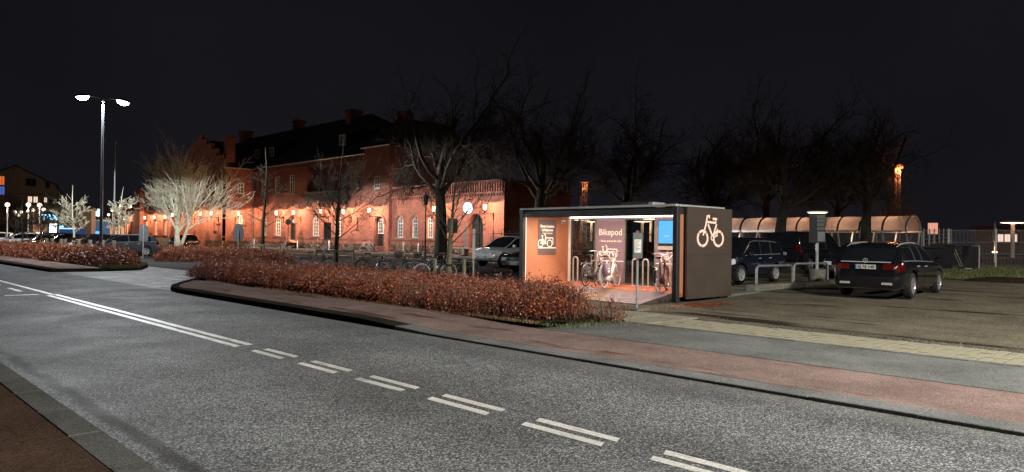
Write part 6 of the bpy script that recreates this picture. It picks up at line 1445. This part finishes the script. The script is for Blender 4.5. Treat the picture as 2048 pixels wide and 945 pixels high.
# platform lamps: discs on posts
def tlamp(label, x, y, h, r=.75, p=1.0):
    t = thing('platform_lamp', label, 'lamp post', (x,y,gz(min(x,60))), 0, 'platform lamps with flat discs'); m = MB(); m.tube([(0,0,0),(0,0,h)], .13, 10); m.build('post', A['alu'], t, True)
    m = MB(); m.lathe([(0,h+.16),(r*.6,h+.13),(r,h+.03),(r*.98,h),(0,h+.02)], 24); m.build('disc', A['alu'], t, True); m = MB(); m.lathe([(0,h-.06),(r*.7,h-.03),(r*.97,h-.002)], 24); m.build('lamp_glass', glow('platform_glass', (1.0,.60,.36), 3.6, thin=.9), t, True)
    lamp('platform_light', 'POINT', t, (0,0,h-.25), POWER['platform']*p, (1.0,.55,.30), .2)
tlamp('platform lamp behind the fence at the far right edge', 61.5, 13.1, 2.45, .80, .8)
for x, y, h, lb in ((57,49.2,2.9,'left one of two platform lamps behind the left pane'),(59,49.6,2.75,'right one of two platform lamps behind the left pane'),(57,41.7,2.7,'left one of two platform lamps behind the right pane'),(58.5,41.8,2.95,'right one of two platform lamps behind the right pane')): tlamp(lb, x, y, h, .85, 1.0)
tlamp('platform lamp hidden behind the canopy', 60, 33.0, 2.9, .8, 1.0)
# platform edge wall and pole seen through the panes
t = thing('platform_wall', 'low pale platform wall seen through the shelter panes', 'wall', (55,36,.55)); m = MB(); m.bbox(0,0,0,.3,26,1.0,.02); m.build('block', A['slab'], t)
t = thing('catenary_pole', 'pale steel pole seen through the left pane', 'pole', (52.5,45.6,.6)); m = MB(); m.tube([(0,0,0),(0,0,5.2)], .13, 8); m.build('pole', A['alu'], t)
t = thing('wheeled_container', 'dark green refuse container seen through the right pane', 'container', (27.5,17.9,gz(27.5)), R(8)); m = MB(); m.bbox(-.6,-.55,.18,.6,.55,1.25,.04); m.build('body', A['binblack'], t); m = MB(); m.prism([(-.62,1.25),(.62,1.25),(.62,1.33),(-.3,1.52),(-.62,1.42)], (0,-.6,0), (1,0,0), (0,0,1), (0,1.2,0)); m.build('lid', A['binblack'], t)
for s in (1,-1):
    for q in (1,-1): m = MB(); m.cyl((s*.45-.03,q*.42,.1),(s*.45+.03,q*.42,.1),.1,n=10); m.build('wheel', A['rubber'], t)
t = thing('notice_board', 'small black notice board on thin legs seen through the left pane', 'sign', (25.4,22.5,gz(25)), R(-45)); m = MB(); m.bbox(-.22,-.03,1.05,.22,.03,1.6,.01); m.build('board', A['iron'], t)
for s in (1,-1): m = MB(); m.tube([(s*.15,0,0),(s*.15,0,1.1)], .02, 6); m.build('leg', A['iron'], t)
t = thing('garden_fence', 'thin dark bar fence seen through the shelter panes', 'fence', (34,20.5,gz(34)))
for i in range(22): m = MB(); m.tube([(0,.8*i,0),(0,.8*i,1.9)], .022, 5); m.build('bar', A['iron'], t)
for z in (.5,1.7): m = MB(); m.tube([(0,0,z),(0,17,z)], .02, 5); m.build('rail', A['iron'], t)
# lattice masts with orange lights
def mast(label, x, y, h, w=.30, p=1.0):
    t = thing('lattice_mast', label, 'mast', (x,y,gz(min(x,60))), 0, 'lattice masts with orange lights'); a = w/2
    m = MB()
    for sx in (1,-1):
        for sy in (1,-1): m.tube([(sx*a,sy*a,0),(sx*a*.9,sy*a*.9,h)], .03, 5)
    m.build('leg_frame', A['steel'], t)
    m = MB(); z = 0; k = 0
    while z < h-.4:
        for s in (1,-1):
            m.tube([(-a*k_s if False else (-a if k%2 else a), s*a, z),((a if k%2 else -a), s*a, z+.5)], .018, 4); m.tube([(s*a,(-a if k%2 else a),z),(s*a,(a if k%2 else -a),z+.5)], .018, 4)
        z += .5; k += 1
    tag(m.build('bracing', A['steel'], t), kind='stuff')
    m = MB(); m.box(-a-.12,-a-.12,h,a+.12,a+.12,h+.08); m.build('top_plate', A['dullsteel'], t)
    m = MB()
    for sx, sy in ((1,0),(-1,0),(0,1),(0,-1)): m.lathe([(0,-.14),(.1,-.12),(.12,.02),(.06,.1),(0,.1)], 10, None, (sx*(a+.12),sy*(a+.12),h-.12))
    m.build('flood_lamp', glow('mast_lamp', (1.0,.20,.045), 4.5), t) if p > .8 else None
    for s in (1,-1): lamp('mast_light', 'POINT', t, (s*(a+.35),0,h-.4), POWER['mast']*p*.25, (1.0,.25,.07), .12); lamp('mast_light', 'POINT', t, (0,s*(a+.35),h-.4), POWER['mast']*p*.25, (1.0,.25,.07), .12)
mast('orange lit lattice mast above the right end of the canopy', 62, 20.9, 7.0)
mast('orange lit lattice mast behind the roof of the bike shelter', 53.4, 45.8, 6.4, .34, .22)
# mesh fence at the right, gate panel, clutter before it
def bar_fence(label, x0, y0, x1, y1, h, step, posts, zf, cat='fence', name='mesh_fence', horiz=False):
    d = Vector((x1-x0,y1-y0,0)); L = d.length; t = thing(name, label, cat, (x0,y0,zf(x0)), math.atan2(d.y,d.x))
    sl = (zf(x1)-zf(x0))/L
    for i in range(posts+1): x = L*i/posts; m = MB(); m.bbox(x-.03,-.03,0,x+.03,.03,h+.05,.006); o = m.build('post', A['steel'], t); o.location.z = sl*x
    m = MB(); x = .05
    if horiz:
        for k in range(9): m.tube([(0,0,.1+k*(h-.15)/8),(L,0,.1+k*(h-.15)/8+sl*L)], .012, 4)
    while x < L: m.box(x-.004,-.006,.06+sl*x,x+.004,.006,h+sl*x); x += step
    for z in ((.1,.7,1.3,h-.05) if not horiz else ()): m.tube([(0,0,z),(L,0,z+sl*L)], .008, 4)
    tag(m.build('mesh_wire', A['dullsteel'], t), kind='stuff'); return t
zf = lambda x: gz(min(x,60))
bar_fence('tall steel mesh fence across the right edge behind the grass', 43.1, 12.0, 45.4, 6.2, 1.95, .06, 3, zf)
bar_fence('steel mesh fence running off beyond the right edge', 45.45, 6.1, 52, -7, 1.95, .06, 5, zf)
bar_fence('steel gate panel with wide horizontal bars left of the bins', 41.95, 12.85, 54.4, 15.0, 1.95, 1.2, 6, zf, 'gate', 'mesh_gate', True)
bar_fence('dark mesh fence between canopy and gate', 43.9, 15.9, 42.0, 12.95, 1.8, .1, 1, zf)
def bin_(label, x, y, rot, m_, s=1):
    t = thing('wheelie_bin', label, 'bin', (x,y,gz(x)), rot, 'wheelie bins by the fence'); m = MB(); m.bbox(-.29,-.33,.10,.29,.33,1.0,.03); b = m.build('body', m_, t); t.scale = (s,s,s)
    for v in b.data.vertices:
        k = .84+.16*(v.co.z/1.0); v.co.x *= k; v.co.y *= k
    m = MB(); m.prism([(-.36,1.0),(.34,1.0),(.34,1.05),(.05,1.10),(-.34,1.08)], (-.32,0,0), (0,1,0), (0,0,1), (.64,0,0)); m.build('lid', m_, t)
    for q in (1,-1): m = MB(); m.cyl((q*.24-.025,.27,.1),(q*.24+.025,.27,.1),.1,n=12); m.build('wheel', A['rubber'], t)
    m = MB(); m.tube([(-.2,.36,1.0),(-.2,.42,1.02),(.2,.42,1.02),(.2,.36,1.0)], .015, 6); m.build('handle', A['blackplastic'], t); m = MB(); m.box(-.02,-.345,.35,.1,-.335,.5); m.build('sticker', A['paper'], t)
bin_('front black wheelie bin beside the black estate', 38.2, 11.3, R(60), A['binblack'], 1.1); bin_('second black wheelie bin half behind the first', 39.3, 11.2, R(50), A['binblack'], 1.18); bin_('third dark bin mostly hidden behind the car mirror', 38.4, 12.0, R(70), A['binblack'], 1.0)
t = thing('utility_cabinet', 'narrow dark cabinet with a pale edge by the fence', 'cabinet', (41.3,10.55,gz(41.3)), R(-30)); m = MB(); m.bbox(-.3,-.2,0,.3,.2,1.15,.02); m.build('body', A['iron'], t); m = MB(); m.bbox(.30,-.21,0,.36,.21,1.17,.008); m.build('edge_post', A['alu'], t)
t = thing('hand_trolley', 'small folding hand trolley lying by the bins', 'trolley', (40.2,10.6,gz(40)), R(30)); m = MB()
for s in (.2,-.2): m.tube([(s,0,.1),(s,.35,.95),(s*.9,.38,1.0)], .018, 6)
m.tube([(-.18,.38,1.0),(.18,.38,1.0)], .018, 6); m.tube([(-.2,.15,.45),(.2,.15,.45)], .012, 5); m.tube([(-.2,.28,.75),(.2,.28,.75)], .012, 5); m.build('frame', A['dullsteel'], t); m = MB(); m.bbox(-.2,-.35,.08,.2,.02,.11,.006); m.build('toe_plate', A['alu'], t)
for s in (1,-1): m = MB(); m.cyl((s*.22-.02,.06,.1),(s*.22+.02,.06,.1),.1,n=12); m.build('wheel', A['rubber'], t)
t = thing('lit_sign', 'small glowing square sign above the gate panel', 'sign', (52,15.4,.6)); m = MB(); m.tube([(0,0,0),(0,0,1.9)], .04, 6); m.build('post', A['dullsteel'], t); m = MB(); m.bbox(-.04,-.28,1.75,.04,.28,2.45,.01); m.build('box', glow('lit_sign_box', (1.0,.45,.30), .8), t)
t = thing('folded_parasol', 'pale folded parasol lit from below behind the fence', 'parasol', (52,12.0,.6)); m = MB(); m.tube([(0,0,0),(0,0,2.5)], .03, 6); m.build('pole', A['alu'], t); m = MB(); m.lathe([(.03,2.5),(.12,1.7),(.17,1.35),(.03,1.3)], 10); m.build('canopy', A['slab'], t)
m = MB(); m.lathe([(0,.62),(.14,.62),(.14,.70),(0,.72)], 10); m.build('foot_lamp', glow('ground_lamp', (1.0,.50,.26), 6), t); lamp('ground_light', 'POINT', t, (-.25,-.1,.9), 12, (1,.5,.28), .05)
# dark mound added in place of a shadow at the grass edge
t = thing('shade_mound', 'low dark mound standing in for a shadow at the edge of the grass', 'shadow mound', (32.5,6.2,gz(32.5))); m = MB(); m.grid(lambda u, v: ((u-.5)*1.1, (v-.5)*4.6, .20*max(0,math.sin(PI*u))*max(0,math.sin(PI*v))**.5*(1+.2*math.sin(9*v)+.1*math.sin(23*u+5*v))), 8, 24); m.build('mound', A['soil'], t, True)
# low building beyond the tracks
t = thing('low_building', 'low dark building with lit windows beyond the tracks', 'building', (88,6,.8)); m = MB(); m.box(0,-14,0,8,16,2.6); m.build('wall', A['stucco'], t); m = MB(); m.box(-.4,-14.4,2.6,8.4,16.4,2.9); m.build('roof', A['stucco2'], t)
for y in (13.2,9.6,6.2,1):
    m = MB(); m.box(-.06,y-.9,1.2,.0,y+.9,2.1); w_ = m.build('window', A['trim'], t)
    for k in range(3): m = MB(); m.box(-.07,y-.82+.58*k,1.28,-.061,y-.34+.58*k,2.02); m.build('pane', glow('warm_pane', (1.0,.72,.60), 1.1), w_)
# ---------------------------------------------------------------- plaza at the far left
def globe(label, x, y, h, n=1):
    t = thing('plaza_lamp', label, 'lamp post', (x,y,gz(min(x,60))), 0, 'globe lamps on the plaza'); m = MB(); m.tube([(0,0,0),(0,0,h-.15)], [.07,.05], 8); m.build('post', A['alu'], t, True)
    for i in range(n):
        ox = 0 if n == 1 else (-.55 if i == 0 else .55)
        if n > 1 : m = MB(); m.tube([(0,0,h-.3),(ox,0,h-.25)], .03, 6); m.build('arm', A['alu'], t)
        m = MB(); m.lathe([(0,h-.22),(.16,h-.16),(.23,h),(.16,h+.16),(0,h+.22)], 12, None, (ox,0,0)); m.build('globe', glow('globe_glass', (1.0,.74,.52), 3.2, thin=.0), t, True)
    return t
PL = [(16.5,88.8,4.5),(17.5,88.9,4.5),(22.1,127.6,4.5),(21.4,119.8,4.4),(22.7,122.6,4.5),(21.3,111.7,4.5),(22.4,112.8,4.5),(21.7,107.9,4.5),(25,141.9,4.3),(14.6,88.2,4.4),(29.3,171.4,4.3),(36.2,155,4.5),(30.2,126.7,4.4),(39.1,163,4.4),(37.3,152.3,4.5),(30.1,119.6,4.5),(36.5,141.2,4.5),(30.1,109.8,4.6),(37.5,138.9,4.5),(34.7,123.4,4.5)]
ORD = ['leftmost','second','third','fourth','fifth','sixth','seventh','eighth','ninth','tenth','eleventh','twelfth','thirteenth','fourteenth','fifteenth','sixteenth','seventeenth','eighteenth','nineteenth','rightmost']
for i, (x, y, h) in enumerate(sorted(PL, key=lambda p: bearing(p[0], p[1]))):
    t = globe('single globe lamp on a thin post on the plaza, '+ORD[i]+' counting from the left', x, y, h)
    if y < 90: lamp('globe_light', 'POINT', t, (0,0,h-.5), POWER['plaza']*2.5, (1.0,.86,.70), .15)
globe('double globe lamp right of the white lit tree', 30.0, 103.8, 5.0, 2)
for x, y in ((17.6,87),(21.5,116),(31,118),(36,148),(26,132)): 
    pass
t = thing('advertising_pylon', 'bright white-blue glowing advertising pylon behind the parked cars', 'sign', (20,94.4,0), R(-20)); m = MB(); m.bbox(-.5,-.12,.2,.5,.12,2.75,.03); m.build('housing', A['dullsteel'], t); m = MB(); m.box(-.42,-.135,.85,.42,-.121,2.65); m.build('light_panel', glow('pylon_light', (.75,.93,1.0), 5), t)
t = thing('shop_building', 'dark low shop with a blue neon sign on the plaza', 'building', (24.0,112,.3), R(-18)); m = MB(); m.box(-3,0,0,4,8,4.6); m.build('wall', A['stucco'], t); m = MB(); m.box(-3.2,-.2,4.6,4.2,8.2,4.85); m.build('roof', A['stucco2'], t)
m = MB(); m.box(-2.6,-.03,.4,3.4,.0,2.0); m.build('shop_window', glow('shop_glow', (.16,.30,.85), .16), t)
o = text('TAXI', .95, (-.65,-.06,3.1), Xv, V3, t, glow('neon_blue', (.18,.55,1.0), 4), 'neon_lettering', bold=.02); m = MB(); m.box(-.2,-.05,1.9,2.2,-.02,2.0); m.box(-.1,-.05,2.1,.8,-.02,2.3); m.build('neon_bar', glow('neon_blue', (.18,.55,1.0), 4), t)
t = thing('advertising_column', 'round glowing advertising column among the plaza lamps', 'sign', (20.6,104,0.05)); m = MB(); m.lathe([(0,.2),(.7,.2),(.7,2.6),(0,2.6)], 18); m.build('drum', glow('column_glow', (1.0,.46,.26), .35), t, True); m = MB(); m.lathe([(.85,2.6),(.8,2.75),(.3,3.05),(0,3.1)], 18); m.build('cap', A['iron'], t, True); m = MB(); m.lathe([(0,0),(.75,0),(.72,.2),(0,.2)], 18); m.build('base', A['iron'], t)
t = thing('kiosk', 'low kiosk glowing orange behind the small lit trees', 'kiosk', (36.5,140,.4)); m = MB(); m.box(-6,0,0,6,5,2.9); m.build('wall', A['brick'], t); m = MB(); m.box(-6.3,-.4,2.9,6.3,5.2,3.1); m.build('roof', A['trim'], t)
for k in range(5): m = MB(); m.box(-5.5+2.2*k,-.04,.3,-3.9+2.2*k,.0,2.5); m.build('window', glow('kiosk_window', (1.0,.42,.18), .9), t)
t = thing('shelter_lamp', 'pale blue lit bus shelter left of the station', 'shelter', (33.2,128,.3)); m = MB(); m.box(-1.6,0,0,1.6,.06,3.3); m.build('glass_wall', glow('shelter_glow', (.25,.50,.85), .22), t); m = MB(); m.box(-1.8,-1.5,3.3,1.8,.2,3.45); m.build('roof', A['dullsteel'], t)
m = MB(); m.box(-.5,-.05,.8,.4,-.01,1.7); m.build('blue_sign', glow('blue_sign', (.10,.35,1.0), 2.0), t); m = MB(); m.lathe([(0,-.05),(.6,-.05),(.6,.05),(0,.05)], 20, Matrix.Rotation(PI/2,4,'X'), (-.2,-.3,4.6)); m.build('round_sign', glow('round_sign', (.45,.80,1.0), 2.2), t); m = MB(); m.tube([(-.2,-.3,3.4),(-.2,-.3,4.1)], .05, 6); m.build('sign_post', A['dullsteel'], t)
# apartment house with gables
hb = thing('apartment_house', 'dark gabled apartment house with a few lit windows at the far left', 'building', (30.6,164.5,.3), R(-10.5))
m = MB(); m.prism([(-9,0),(5.2,0),(5.2,8.6),(4.4,10.4),(-2.2,13.8),(-9,10.5)], (0,0,0), Xv, V3, (0,14,0)); m.build('wall', A['stucco'], hb)
m = MB(); m.prism([(-12,0),(-1.9,0),(-1.9,10.9),(-5.4,12.6),(-12,9.5)], (0,-1.6,0), Xv, V3, (0,1.59,0)); m.build('front_gable', A['stucco'], hb)
m = MB(); m.prism([(-9.3,10.35),(-2.2,13.8),(4.6,10.35),(5.6,8.5),(5.8,8.7),(4.75,10.6),(-2.2,14.1),(-9.4,10.6)], (0,-.3,0), Xv, V3, (0,14.6,0)); m.build('roof', A['roof'], hb)
m = MB(); m.box(-1.88,-.12,8.6,5.2,-.001,8.75); m.build('ledge', A['stucco2'], hb)
WINS = [(-8.2,8.2,1.1,1.6,'blue'),(-6.6,8.2,.8,1.6,'blue'),(-4.2,8.3,.9,1.5,'blue'),(-4.2,10.1,.8,1.6,'red'),(-6.3,10.6,.5,.6,'warm'),(-9.5,10.2,.8,1.5,'red'),(-6.8,6.0,1.3,1.6,'warm'),(-8.0,3.2,.7,1.4,'warm'),(-6.6,3.0,.8,1.2,'warm'),(.2,8.0-.9,.7,1.1,'warm'),(1.1,7.1,.7,1.1,'warm'),(2.7,7.2,.5,.9,'warm'),(4.2,7.0,.6,.9,'dim'),(-1.2,4.4,.6,1.1,'dim'),(2.9,3.9,.6,1.2,'red'),(4.2,3.9,.6,1.2,'dim'),(.3,10.2,1.6,1.4,'off'),(3.0,10.0,.7,1.2,'off')]
GLOWS = dict(blue=glow('win_blue', (.13,.22,.75), .55), red=glow('win_red', (1.0,.22,.06), .65), warm=glow('win_warm', (1.0,.72,.55), 1.1), dim=glow('win_dim', (.75,.55,.45), .25), off=A['glassdark'])
for (a, b, w_, h_, k) in WINS:
    yf = -1.6 if a < -1.9 else 0
    m = MB(); m.box(a-w_/2-.08, yf-.05, b-.08, a+w_/2+.08, yf-.002, b+h_+.08); f = m.build('window', A['stucco2'], hb)
    for q in range(2): m = MB(); m.box(a-w_/2+q*w_/2+.03, yf-.06, b, a+q*w_/2-.03, yf-.051, b+h_); m.build('pane', GLOWS[k], f)
t = thing('car_headlamp_wall', 'long low hedge wall across the plaza', 'wall', (26,100,.2), R(-30)); m = MB(); m.bbox(-8,0,0,9,.4,1.0,.03); m.build('block', A['concrete'], t)
